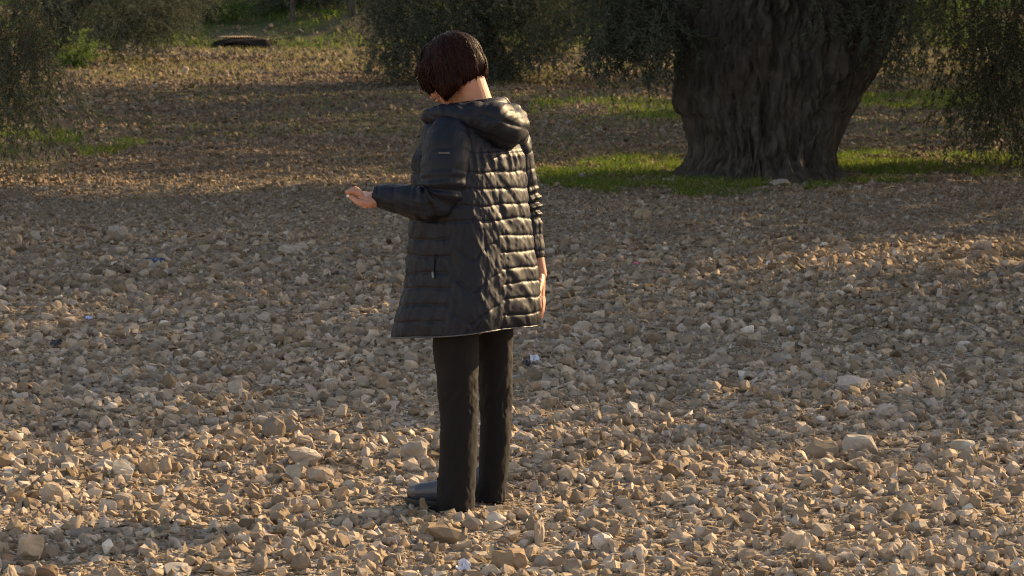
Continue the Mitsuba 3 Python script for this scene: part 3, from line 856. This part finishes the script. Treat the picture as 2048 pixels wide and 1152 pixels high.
# right hand hanging at the side, slightly curled
kn = [at(1081, 590, 13.115), at(1082, 592, 13.135), at(1083, 591, 13.155), at(1084, 588, 13.175)]
fl += [hull((wrR, 0.021), (at(1080, 572, 13.12), 0.014), (at(1083, 570, 13.18), 0.013), (kn[0], 0.011), (kn[3], 0.0105))]
for i, k0 in enumerate(kn):
    ln = [0.85, 0.94, 0.88, 0.72][i]
    fl += chain([k0, k0 + np.array([0.004, -0.012, -0.036 * ln]), k0 + np.array([0.002, -0.022, -0.058 * ln]), k0 + np.array([-0.003, -0.027, -0.075 * ln])], [0.0098, 0.009, 0.0082, 0.0068])
fl += chain([at(1079, 565, 13.12), at(1076, 585, 13.085), at(1077, 602, 13.07), at(1079, 614, 13.065)], [0.014, 0.0115, 0.01, 0.0078])
man = lambda t_: m3.Manifold(m3.Mesh(np.asarray(t_.vertices, np.float32), np.asarray(t_.faces, np.uint32)))
head_part = body[-6:]
b1, b2 = man(blend(body[:-6] + head_part, 0.008, 5)), man(blend(palm + fl, 0.0032, 6))
sk_ = (b1 + b2).to_mesh()
skin = Trimesh(sk_.vert_properties[:, :3], sk_.tri_verts)
put('person', skin, 'skin', smooth=True, label='person with short dark hair in a black quilted coat, looking down at a raised hand', category='person')

# hair: a bob over the skull, with strands
cap = blend([hull((hd(-0.035, 0, 0.012), 0.097), (hd(0.022, 0, 0.028), 0.079), (hd(-0.03, 0, 0.024), 0.088)),
             hull((hd(-0.07, 0, -0.03), 0.062), (hd(-0.055, 0.035, -0.05), 0.045), (hd(-0.055, -0.035, -0.05), 0.045), (hd(-0.035, 0, 0.02), 0.09)),
             hull((hd(0.01, -0.078, 0.0), 0.028), (hd(0.012, -0.078, -0.085), 0.018), (hd(-0.035, -0.072, -0.07), 0.026), (hd(-0.03, -0.06, 0.02), 0.04), (hd(0.035, -0.07, 0.03), 0.03)),
             hull((hd(0.01, 0.078, 0.0), 0.028), (hd(0.012, 0.078, -0.085), 0.018), (hd(-0.035, 0.072, -0.07), 0.026), (hd(-0.03, 0.06, 0.02), 0.04), (hd(0.035, 0.07, 0.03), 0.03)),
             hull((hd(0.07, -0.03, 0.045), 0.03), (hd(0.07, 0.04, 0.045), 0.03), (hd(0.085, -0.04, 0.0), 0.016), (hd(0.088, 0.04, 0.012), 0.014), (hd(0.0, 0, 0.07), 0.03)),
             hull((hd(0.02, 0, 0.04), 0.072), (hd(0.078, -0.03, 0.04), 0.03), (hd(0.078, 0.04, 0.04), 0.03), (hd(0.03, -0.06, 0.03), 0.03)),
             hull((hd(0.06, -0.062, 0.02), 0.022), (hd(0.066, -0.06, -0.03), 0.014), (hd(0.03, -0.072, 0.03), 0.02))], 0.006, 10)
cv = np.array(cap.vertices)
rel = np.stack([(cv - head) @ hf, (cv - head) @ hr, (cv - head) @ hu], -1)
whorl = np.array([-0.03, 0.01, 0.11])
ang = np.arctan2(rel[:, 1] - whorl[1], rel[:, 0] - whorl[0])
st_ = nse(np.cos(ang) * 13, np.sin(ang) * 13, rel[:, 2] * 7, 3, 71) - 0.5
lay_ = nse(np.cos(ang) * 4, np.sin(ang) * 4, rel[:, 2] * 16, 2, 73) - 0.5
cap.vertices = cv + np.array(cap.vertex_normals) * (0.010 * st_ + 0.010 * lay_)[:, None]
# strands: thin ribbons that follow the surface down from the whorl
hr_ = np.random.default_rng(9)
ns = 4200
fi = hr_.choice(len(cap.faces), ns, p=cap.area_faces / cap.area_faces.sum())
seedp, seedn = cap.triangles_center[fi], cap.face_normals[fi]
SV, SF, SU = [], [], []
pos, nor = seedp.copy(), seedn.copy()
path = [pos + nor * 0.001]
w0 = hd(*whorl)
kd = __import__('scipy.spatial', fromlist=['cKDTree']).cKDTree(cap.vertices)
vn = np.array(cap.vertex_normals)
jit = hr_.normal(0, 0.35, (ns, 3))
for s_ in range(5):
    dwn = (pos - w0) / (np.linalg.norm(pos - w0, axis=1, keepdims=True) + 1e-6) * 0.6 - UP * 0.8 + jit * 0.5
    dwn -= nor * (dwn * nor).sum(1, keepdims=True)
    dwn /= np.linalg.norm(dwn, axis=1, keepdims=True) + 1e-9
    pos = pos + dwn * 0.012
    q_, ix = kd.query(pos)
    nor = vn[ix]
    pos = pos - nor * ((pos - cap.vertices[ix]) * nor).sum(1, keepdims=True)
    path.append(pos + nor * (0.0015 + 0.0025 * hr_.random((ns, 1)) * (s_ + 1) / 5))
free = hr_.random((ns, 1)) < 0.35                                    # loose tips
for s_, far_ in ((4, 0.006), (5, 0.014)):
    path[s_] = np.where(free, path[s_] + nor * far_ * 0.35 * hr_.random((ns, 1)) - UP * far_ * 0.6 + jit * 0.004 * (s_ - 3), path[s_])
path = np.stack(path, 1)
tan = np.gradient(path, axis=1)
sd = np.cross(tan, nor[:, None])
sd /= np.linalg.norm(sd, axis=2, keepdims=True) + 1e-9
wid = 0.0012 * np.array([0.6, 1, 1, 1, 0.8, 0.15])[None, :, None]
rib = np.stack([path - sd * wid, path + sd * wid], 2).reshape(ns, 12, 3)
qf = np.array([[2 * i, 2 * i + 1, 2 * i + 3, 2 * i + 2] for i in range(5)])
qf = np.vstack([qf[:, [0, 1, 2]], qf[:, [0, 2, 3]]])
hv = np.vstack([cap.vertices, rib.reshape(-1, 3)])
hfc = np.vstack([cap.faces, (qf[None] + (12 * np.arange(ns))[:, None, None]).reshape(-1, 3) + len(cap.vertices)])
hu_ = np.vstack([np.stack([0 * st_, np.clip(0.35 + 1.2 * st_, 0, 1)], 1), np.stack([np.zeros(ns), hr_.random(ns)], 1).repeat(12, 0)])
put('person__hair', (hv, hfc), 'hair_strand', smooth=True, uv=hu_, label='short dark brown hair with a reddish sheen')

# glasses: the corner that shows in front of the hair
gl = Trimesh(*[np.array(x) for x in (lambda s: (s.vertices, s.faces))(trimesh.creation.cylinder(0.019, 0.0015, sections=28))])
gl.apply_transform(np.vstack([np.column_stack([hr, hu, hf, hd(0.100, -0.034, 0.02)]), [0, 0, 0, 1]]))
put('person__glasses__lens', gl, 'lens_glass', smooth=30)
g2 = gl.copy()
g2.apply_translation(hr * 0.068)
put('person__glasses__lens_001', g2, 'lens_glass', smooth=30)
put('person__glasses', cat(tube([hd(0.100, -0.057, 0.028), hd(0.06, -0.082, 0.02), hd(-0.02, -0.084, 0.0)], [0.002, 0.002, 0.002], 6), tube([hd(0.100, 0.057, 0.028), hd(0.06, 0.082, 0.02), hd(-0.02, 0.084, 0.0)], [0.002] * 3, 6),
    tube([hd(0.101, -0.014, 0.023), hd(0.104, 0, 0.026), hd(0.101, 0.014, 0.023)], [0.002] * 3, 6)), 'zip_metal', smooth=True, label='thin metal glasses')

# coat ---------------------------------------------------------------
CL = [(206, 905, 985), (214, 880, 1000), (224, 862, 1012), (236, 850, 1022), (255, 842, 1032), (280, 836, 1040), (310, 830, 1046), (360, 826, 1052), (410, 823, 1056), (460, 819, 1062), (520, 815, 1070), (570, 809, 1076), (600, 802, 1079), (630, 794, 1080), (655, 789, 1077), (672, 786, 1070)]
NZ, NT = 230, 300
cl = np.array(CL, float)
pyv = np.interp(np.linspace(0, 1, NZ), np.linspace(0, 1, len(CL)), cl[:, 0])
pyv = np.sort(np.concatenate([np.linspace(206, 672, NZ)]))
xl, xr = np.interp(pyv, cl[:, 0], cl[:, 1]), np.interp(pyv, cl[:, 0], cl[:, 2])
from scipy.ndimage import gaussian_filter1d
xl, xr = gaussian_filter1d(xl, 4, mode='nearest'), gaussian_filter1d(xr, 4, mode='nearest')
zc = np.array([zpx(y) for y in pyv])
kba = np.interp(pyv, [206, 260, 330, 450, 672], [1.15, 1.5, 1.4, 1.2, 1.12])
th = np.linspace(0, 2 * np.pi, NT, endpoint=False)          # 0 front, +90 deg the right side
ce, se = np.sign(np.cos(th)) * np.abs(np.cos(th)) ** 0.86, np.sign(np.sin(th)) * np.abs(np.sin(th)) ** 0.86
bk = np.where(np.cos(th) < 0, 0.62, 0.86)
ce, se = np.sign(np.cos(th)) * np.abs(np.cos(th)) ** bk, np.sign(np.sin(th)) * np.abs(np.sin(th)) ** 0.86
ring = kba[:, None, None] * se[None, :, None] * RT + ce[None, :, None] * FW
x0, x1 = ring[..., 0].min(1), ring[..., 0].max(1)
WL = np.array([at(a, y, YP)[0] for a, y in zip(xl, pyv)])
WR = np.array([at(a, y, YP)[0] for a, y in zip(xr, pyv)])
sc_ = (WR - WL) / (x1 - x0)
cx = WL - x0 * sc_
back = np.clip(-np.cos(th), 0, 1)[None, :]
low = np.clip((pyv - 300) / 372, 0, 1)[:, None]
P = np.stack([cx[:, None] + ring[..., 0] * sc_[:, None], YP + ring[..., 1] * sc_[:, None], np.repeat(zc[:, None], NT, 1)], -1)
P[..., 2] += (-0.024 * np.cos(th)[None] + 0.012) * low ** 1.5            # the front hangs lower
tdeg = np.degrees(th)[None]
y_ = pyv[:, None] + 0 * tdeg
# quilting: rows of stitching, deeper across the back; bow-shaped seams low on the back; upright panel seams
rowp = 33.0
rw = np.where((y_ > 300), (y_ - 315 + 13 * nse(tdeg / 34, y_ / 45, 0, 2, 51)) / rowp, 0)
stitch = np.abs((rw + 0.5) % 1 - 0.5) * rowp                      # pixels to the nearest row seam
arc = np.abs(np.sin(np.radians(tdeg - 226) * 2.6)) * 38
rw2 = (y_ - 455 + arc) / 66
stitch2 = np.abs((rw2 + 0.5) % 1 - 0.5) * 66 + 0 * y_
lowback = np.clip((y_ - 448) / 20, 0, 1) * np.clip((np.cos(np.radians(tdeg - 222)) - 0.86) / 0.05, 0, 1)
st_d = stitch * (1 - lowback) + stitch2 * lowback
seams = np.full_like(y_, 99.0)
for s0, ya_, yb_ in [(188, 340, 672), (214, 455, 672), (238, 330, 460), (262, 330, 672), (300, 480, 672), (140, 340, 672)]:
    dd = np.abs(tdeg + 3 * np.sin(y_ / 60.0) - s0) * 2.4
    seams = np.where((y_ > ya_) & (y_ < yb_), np.minimum(seams, dd), seams)
puff = 0.0055 * (1 - np.exp(-(st_d / 2.6))) + 0.004 * (1 - np.exp(-(seams / 3.0)))
puff = puff * np.clip((y_ - 292) / 18, 0, 1)
dia = nse(tdeg / 7 + y_ / 26, y_ / 55, 0, 3, 52) - 0.5                      # slanting creases
dia2 = nse(tdeg / 4.2 - y_ / 60, y_ / 30, 3, 2, 53) - 0.5
pleat = np.clip(1 - np.abs(y_ - 315) / 40, 0, 1) * 0.0045 * np.sin(np.radians(tdeg) * 34 + 3 * nse(tdeg / 20, y_ / 40, 0, 2, 54))
amp = 0.35 + 0.65 * np.clip((y_ - 290) / 40, 0, 1)
dia3 = nse(tdeg / 2.2 + y_ / 40, y_ / 16, 7, 2, 57) - 0.5
disp = puff + (0.010 * dia + 0.0055 * dia2 + 0.003 * dia3) * amp + pleat + 0.014 * low * np.sin(np.radians(tdeg) * 5 + 0.8) * 0.6
N = np.stack([ring[..., 0], ring[..., 1], 0 * ring[..., 0]], -1)
N /= np.linalg.norm(N, axis=2, keepdims=True)
P = P + N * (disp - 0.006)[..., None]
inner = P[-1:] - N[-1:] * 0.012 + np.array([0, 0, 0.004])
inner2 = inner + np.array([0, 0, 0.12]) - N[-1:] * 0.02
Pc = np.concatenate([P, inner, inner2], 0)
put('person__coat', grid_mesh(Pc, True), 'coat_shell', smooth=True, label='long black quilted puffer coat with a hood')


def ring_tube(c, r, n=6):
    """Closed thin tube along the closed polyline c."""
    tn = np.roll(c, -1, 0) - np.roll(c, 1, 0)
    tn /= np.linalg.norm(tn, axis=1, keepdims=True)
    a = np.cross(tn, UP)
    a /= np.linalg.norm(a, axis=1, keepdims=True)
    b_ = np.cross(tn, a)
    w = np.arange(n) * 2 * np.pi / n
    Q = c[:, None] + r * (np.cos(w)[None, :, None] * a[:, None] + np.sin(w)[None, :, None] * b_[:, None])
    return grid_mesh(np.concatenate([Q, Q[:1]], 0), True)


put('person__coat__hem_piping', ring_tube(P[-2] + N[-2] * 0.0025, 0.0026), 'piping_trim', smooth=True, label='thin pale piping along the hem')
near_px = np.where((tdeg > 255) & (tdeg < 356), project(P)[0], 1e6)              # the side towards the front left
fi_ = np.argmin(np.abs(near_px - (xl + 8 - 4 * np.clip((pyv - 600) / 60, 0, 1))[:, None]), 1)
ii = np.arange(18, NZ - 2, 3)
fpath = gaussian_filter1d(P[ii, fi_[ii]] + N[ii, fi_[ii]] * 0.0035, 1.5, axis=0, mode='nearest')
put('person__coat__front_piping', tube(fpath, [0.0026] * len(fpath), 6), 'piping_trim', smooth=True, label='thin pale piping down the front edge')
# side pocket with a zip
pk = [(i, int(np.argmin(np.abs(near_px[i] - 868)))) for i in range(int((488 - 206) / 466 * NZ), int((562 - 206) / 466 * NZ), 4)]
pc = np.array([P[i, j] + N[i, j] * 0.004 for i, j in pk])
pc = gaussian_filter1d(pc, 5, axis=0, mode='nearest')
put('person__coat__pocket', tube(pc, [0.0032] * len(pc), 8), 'coat_shell', smooth=True, label='upright zipped side pocket')
e_ = pc[-1] + N[pk[-1]] * 0.006
put('person__coat__zip_pull', hull((e_, 0.0035), (e_ + np.array([0.002, -0.002, -0.016]), 0.0045)), 'zip_metal', smooth=40, label='small metal zip pull')


def sleeve(key, path_, rad, seed, quilt=0.004):
    from scipy.interpolate import CubicSpline, PchipInterpolator
    path_ = np.array(path_)
    s = np.concatenate([[0], np.cumsum(np.linalg.norm(np.diff(path_, axis=0), axis=1))])
    q = np.linspace(0, s[-1], 130)
    c = PchipInterpolator(s, path_)(q)
    c = gaussian_filter1d(c, 4, axis=0, mode='nearest')
    rad_ = PchipInterpolator(s, rad)(q)
    tn = np.gradient(c, axis=0)
    tn /= np.linalg.norm(tn, axis=1, keepdims=True)
    a = np.cross(tn, np.array([0.2, 1, 0.1]))
    a /= np.linalg.norm(a, axis=1, keepdims=True)
    b_ = np.cross(tn, a)
    w = np.linspace(0, 2 * np.pi, 110, endpoint=False)[None]
    qq = q[:, None]
    sd_ = np.abs(((qq + 0.012 * np.sin(w + 1)) / 0.058 + 0.5) % 1 - 0.5) * 0.058
    bendy = np.exp(-((qq - s[len(s) // 2]) / 0.07) ** 2)
    d = quilt * (1 - np.exp(-sd_ / 0.005)) + (0.013 + 0.010 * bendy) * (nse(np.cos(w) * 2.2 + qq * 9, np.sin(w) * 2.2, qq * 11, 3, seed) - 0.5) + 0.006 * bendy * np.sin(qq * 190 + 2 * np.cos(w))
    d = d * np.clip((s[-1] - qq) / 0.04 + 0.15, 0, 1)
    Q = c[:, None] + (rad_[:, None] + d)[..., None] * (np.cos(w)[..., None] * a[:, None] + np.sin(w)[..., None] * b_[:, None])
    cap0 = np.repeat(c[:1, None], 110, 1)
    cuff = Q[-1:] * 0.75 + c[-1:, None] * 0.25
    Q = np.concatenate([cap0, Q, cuff, cuff - tn[-1] * 0.03], 0)
    put(key, grid_mesh(Q, True), 'coat_shell', smooth=True)
    return Q


SL = sleeve('person__coat__sleeve', [at(905, 256, 12.945), at(897, 285, 12.90), at(890, 340, 12.87), at(880, 396, 12.86), at(846, 406, 12.87), at(800, 398, 12.895), at(750, 391, 12.93)],
            [0.058, 0.077, 0.078, 0.068, 0.058, 0.047, 0.035], 61)
sleeve('person__coat__sleeve_001', [at(1018, 258, 13.14), at(1024, 290, 13.185), at(1036, 350, 13.20), at(1045, 415, 13.205), at(1056, 465, 13.19), at(1070, 522, 13.175)], [0.05, 0.064, 0.058, 0.056, 0.046, 0.034], 62)
# small pale lettering-like maker's mark on the upper sleeve: too small to read in the photograph
bar = [trimesh.creation.box([w_, 0.002, 0.007], T_) for w_, T_ in [(0.005, trimesh.transformations.translation_matrix([x_, 0, 0])) for x_ in (-0.015, -0.0085, -0.002, 0.0045, 0.011, 0.0165)]]
bm = trimesh.util.concatenate(bar)
mk = at(888, 306, 12.8)
near = SL.reshape(-1, 3)
pp_ = np.stack(project(near), 1)
kk = np.hypot(pp_[:, 0] - 888, pp_[:, 1] - 306) < 6
bm.apply_translation([mk[0], near[kk][:, 1].min() - 0.0015, mk[2]])
put('person__coat__mark', bm, 'piping_trim', label='tiny pale printed mark on the upper sleeve')

# hood lying on the upper back, and the collar round the neck
hb = [(at(858, 232, 12.96), 0.024), (at(893, 229, 12.93), 0.034), (at(935, 235, 12.925), 0.05), (at(985, 243, 12.94), 0.068), (at(1004, 252, 12.98), 0.074), (at(1018, 256, 13.04), 0.066), (at(1022, 240, 13.12), 0.056), (at(990, 225, 13.2), 0.04), (at(950, 226, 13.23), 0.03)]
hood = blend([hull(a_, b_) for a_, b_ in zip(hb[:-1], hb[1:])] + [hull(hb[3], hb[4], hb[5], (at(1012, 270, 13.0), 0.05))], 0.005, 25)
q_ = np.array(hood.vertices)
hp = np.stack(project(q_), 1)
an_ = np.degrees(np.arctan2(hp[:, 1] - 330, hp[:, 0] - 905))
fold = nse(an_ / 7.0, hp[:, 1] / 60, q_[:, 1] * 8, 3, 81) - 0.5
seam = np.abs(((hp[:, 1] - 0.35 * hp[:, 0] + 30) / 40 + 0.5) % 1 - 0.5) * 40
hood.vertices = q_ + np.array(hood.vertex_normals) * (0.020 * fold + 0.005 * (1 - np.exp(-seam / 5)) - 0.003)[:, None]
put('person__coat__hood', hood, 'coat_shell', smooth=True, label='padded hood lying on the upper back')
cp = [loc(0.075, -0.015, zpx(236)), loc(0.05, -0.072, zpx(228)), loc(-0.02, -0.088, zpx(219)), loc(-0.085, -0.06, zpx(213)), loc(-0.105, 0.0, zpx(208)), loc(-0.085, 0.06, zpx(211)), loc(-0.02, 0.088, zpx(217)), loc(0.05, 0.072, zpx(226)), loc(0.075, 0.015, zpx(236))]
from scipy.interpolate import CubicSpline
cs_ = CubicSpline(np.linspace(0, 1, 9), cp)(np.linspace(0, 1, 80))
put('person__coat__collar', tube(cs_[::4], [0.02] + [0.026] * 18 + [0.02], 24, 0.3, 5), 'coat_shell', smooth=True)


def leg(cols, Y, f_shift, seed, tops):
    """Trouser leg from rows (py, left px, right px)."""
    a = np.array(cols, float)
    yv = np.linspace(a[0, 0], a[-1, 0], 190)
    l_, r_ = gaussian_filter1d(np.interp(yv, a[:, 0], a[:, 1]), 5, mode='nearest'), gaussian_filter1d(np.interp(yv, a[:, 0], a[:, 2]), 5, mode='nearest')
    w = np.linspace(0, 2 * np.pi, 120, endpoint=False)[None]
    L_ = np.array([at(p, y, Y) for p, y in zip(l_, yv)])
    R_ = np.array([at(p, y, Y) for p, y in zip(r_, yv)])
    c, h = (L_ + R_) / 2, (R_[:, 0] - L_[:, 0]) / 2
    yy = yv[:, None]
    knee = np.exp(-((yy - 800) / 60) ** 2) + 0.8 * np.exp(-((yy - 985) / 30) ** 2) + 0.5 * np.exp(-((yy - 700) / 30) ** 2)
    fold_ = (0.010 * (nse(np.cos(w) * 1.9 + yy / 45, np.sin(w) * 1.9 - yy / 90, yy / 46, 3, seed) - 0.5) + 0.0025 * (np.abs(nse(np.cos(w) * 3 + yy / 30, np.sin(w) * 3, yy / 40, 2, seed + 9) - 0.5) * 2 - 0.4)) * (0.5 + knee) + 0.006 * np.exp(-(np.angle(np.exp(1j * (w - 2.45))) / 0.07) ** 2)
    rad_ = h[:, None] + fold_
    Q = np.stack([c[:, :1] + rad_ * np.cos(w), c[:, 1:2] + 1.08 * rad_ * np.sin(w), np.repeat(c[:, 2:], 120, 1)], -1)
    Q[..., 2] += np.where(yy > 960, (yy - 960) / 50, 0) * 0.012 * (nse(np.cos(w), np.sin(w), 3.0, 2, seed) - 0.5) * 2
    inn = Q[-1:] * 0.9 + c[-1:, None] * 0.1 + np.array([0, 0, 0.01])
    return grid_mesh(np.concatenate([np.repeat(c[:1, None], 120, 1), Q, inn, inn + np.array([0, 0, 0.1])], 0), True)


lt = leg([(560, 872, 965), (680, 864, 957), (720, 868, 957), (760, 873, 957), (850, 880, 955), (930, 878, 953), (1000, 873, 950), (1018, 870, 949)], 12.945, 0, 91, 0)
rt_ = leg([(560, 940, 1030), (680, 950, 1027), (720, 955, 1025), (760, 957, 1025), (850, 960, 1023), (930, 958, 1018), (990, 955, 1012), (1003, 954, 1010)], 13.15, 0, 92, 0)
put('person__trousers', cat(lt[:1] + (np.vstack([lt[1][:, [0, 1, 2]], lt[1][:, [0, 2, 3]]]),), rt_[:1] + (np.vstack([rt_[1][:, [0, 1, 2]], rt_[1][:, [0, 2, 3]]]),)), 'trouser_cloth', smooth=True, label='straight black trousers')

for nm, an, toe in (('person__shoe', anL, math.radians(0)), ('person__shoe_001', anR, math.radians(-6))):
    d_ = FW * math.cos(toe) + RT * math.sin(toe)
    s_ = np.cross(d_, UP)
    hz = float(gz(an[0], an[1])) + 0.012
    b0 = np.array([an[0], an[1], hz]) + d_ * 0.02
    up_ = blend([hull((b0 - d_ * 0.03 + UP * 0.05, 0.033), (b0 - d_ * 0.01 + UP * 0.10, 0.03), (b0 + d_ * 0.05 + UP * 0.05, 0.04)),
                 hull((b0 + d_ * 0.05 + UP * 0.05, 0.04), (b0 + d_ * 0.13 + s_ * 0.012 + UP * 0.04, 0.033), (b0 + d_ * 0.13 - s_ * 0.012 + UP * 0.04, 0.033), (b0 + d_ * 0.175 + UP * 0.035, 0.026), (b0 - d_ * 0.03 + UP * 0.035, 0.03))], 0.006, 6)
    put(nm, up_, 'shoe_leather', smooth=True)
    sole = m3.Manifold.batch_boolean([hull((b0 - d_ * 0.035 + UP * 0.012, 0.036), (b0 + d_ * 0.03 + UP * 0.012, 0.034), (b0 + d_ * 0.125 + UP * 0.012, 0.044), (b0 + d_ * 0.18 + UP * 0.014, 0.03))], m3.OpType.Add)
    box_ = m3.Manifold.cube([2, 2, 0.028], True).translate([b0[0], b0[1], hz + 0.004])
    put(nm + '__sole', sole ^ box_, 'sole_rubber', smooth=40)



# ------------------------------------------------------------------ scraps lying among the stones
def crumple(px_, py_, w, h, seed, bsdf, name, label, cat_, up=0.012, flat=0.7):
    P = on_ground(px_, py_)
    for _ in range(3):
        P = on_ground(px_, py_, float(gz(P[0], P[1])) + up)
    s = P[1] / FPX
    r = np.random.default_rng(seed)
    u, v = np.meshgrid(np.linspace(-1, 1, 17), np.linspace(-1, 1, 13), indexing='ij')
    k1, k2, k3 = (nse(u * 1.6 + 9 * i, v * 1.6, seed, 3, seed + i) - 0.5 for i in range(3))
    edge = 1 + 0.5 * (nse(np.arctan2(v, u) * 1.5, 0 * u, seed, 2, seed) - 0.5)
    q = np.stack([(u * edge * 0.5 + 0.5 * k1) * w * s, (v * edge * 0.35 + 0.5 * k2) * w * s, h * s * (0.42 + 0.25 * v + 1.5 * k3) * flat], -1)
    a, f = grid_mesh(q + P)
    thick = 0.002
    n_ = len(a)
    f3 = np.vstack([f[:, [0, 1, 2]], f[:, [0, 2, 3]]])
    put(numbered(name), (np.vstack([a, a - [0, 0, thick]]), np.vstack([f3, f3[:, ::-1] + n_])), bsdf, smooth=False, label=label, category=cat_)


crumple(310, 527, 36, 18, 1, 'navy_plastic', 'plastic_scrap', 'crumpled navy blue scrap lying on the stones at left', 'litter')
crumple(65, 545, 30, 10, 2, 'black_plastic', 'plastic_scrap', 'flat dark scrap near the left edge', 'litter')
crumple(112, 690, 20, 18, 3, 'black_plastic', 'plastic_scrap', 'small dark grey scrap below the shiny blue piece', 'litter')
crumple(178, 637, 13, 8, 4, 'blue_foil', 'foil_scrap', 'tiny shiny blue foil piece at left', 'litter')
crumple(928, 1140, 26, 28, 5, 'white_plastic', 'plastic_scrap', 'crumpled white plastic scrap at the bottom edge in the sun', 'litter', flat=0.8)
crumple(1068, 720, 16, 16, 6, 'white_plastic', 'plastic_scrap', 'bluish white scrap just right of the trousers', 'litter', flat=1.0)
crumple(1051, 730, 18, 16, 7, 'black_plastic', 'plastic_scrap', 'dark scrap between the trousers and the whitish scrap', 'litter')
crumple(1272, 527, 9, 6, 8, 'pink_plastic', 'plastic_scrap', 'tiny pink scrap in the shade right of the coat', 'litter')

g = lambda a, b_, up=0.02: (lambda P: P + np.array([0, 0, float(gz(P[0], P[1])) + up]))(on_ground(a, b_))
tw = [tube([g(640, 893), g(680, 886, 0.03), g(715, 880, 0.035)], [0.006, 0.005, 0.0035], 7, 0.3, 1), tube([g(704, 884, 0.03), g(716, 880, 0.07), g(722, 878, 0.13)], [0.004, 0.003, 0.0015], 6, 0.3, 2), tube([g(690, 886, 0.03), g(700, 896, 0.03), g(712, 900, 0.02)], [0.003, 0.002, 0.001], 6)]
put('twig', cat(*tw), 'twig_wood', smooth=40, label='dry forked twig lying on the stones left of the trouser legs', category='twig')
fr = rock_template(14, 77)
put('fragment', (fr[0] * [0.018, 0.014, 0.012] + at(697, 392, 12.905), fr[1]), 'stone', uv=np.tile([[0.99, 1.0]], (len(fr[0]), 1)), label='tiny pale fragment held in the fingers of the raised hand', category='fragment')

print('triangles', sum(len(meshkit.WRITTEN[d['filename']][1]) for d in scene.values() if d.get('type') == 'ply'))
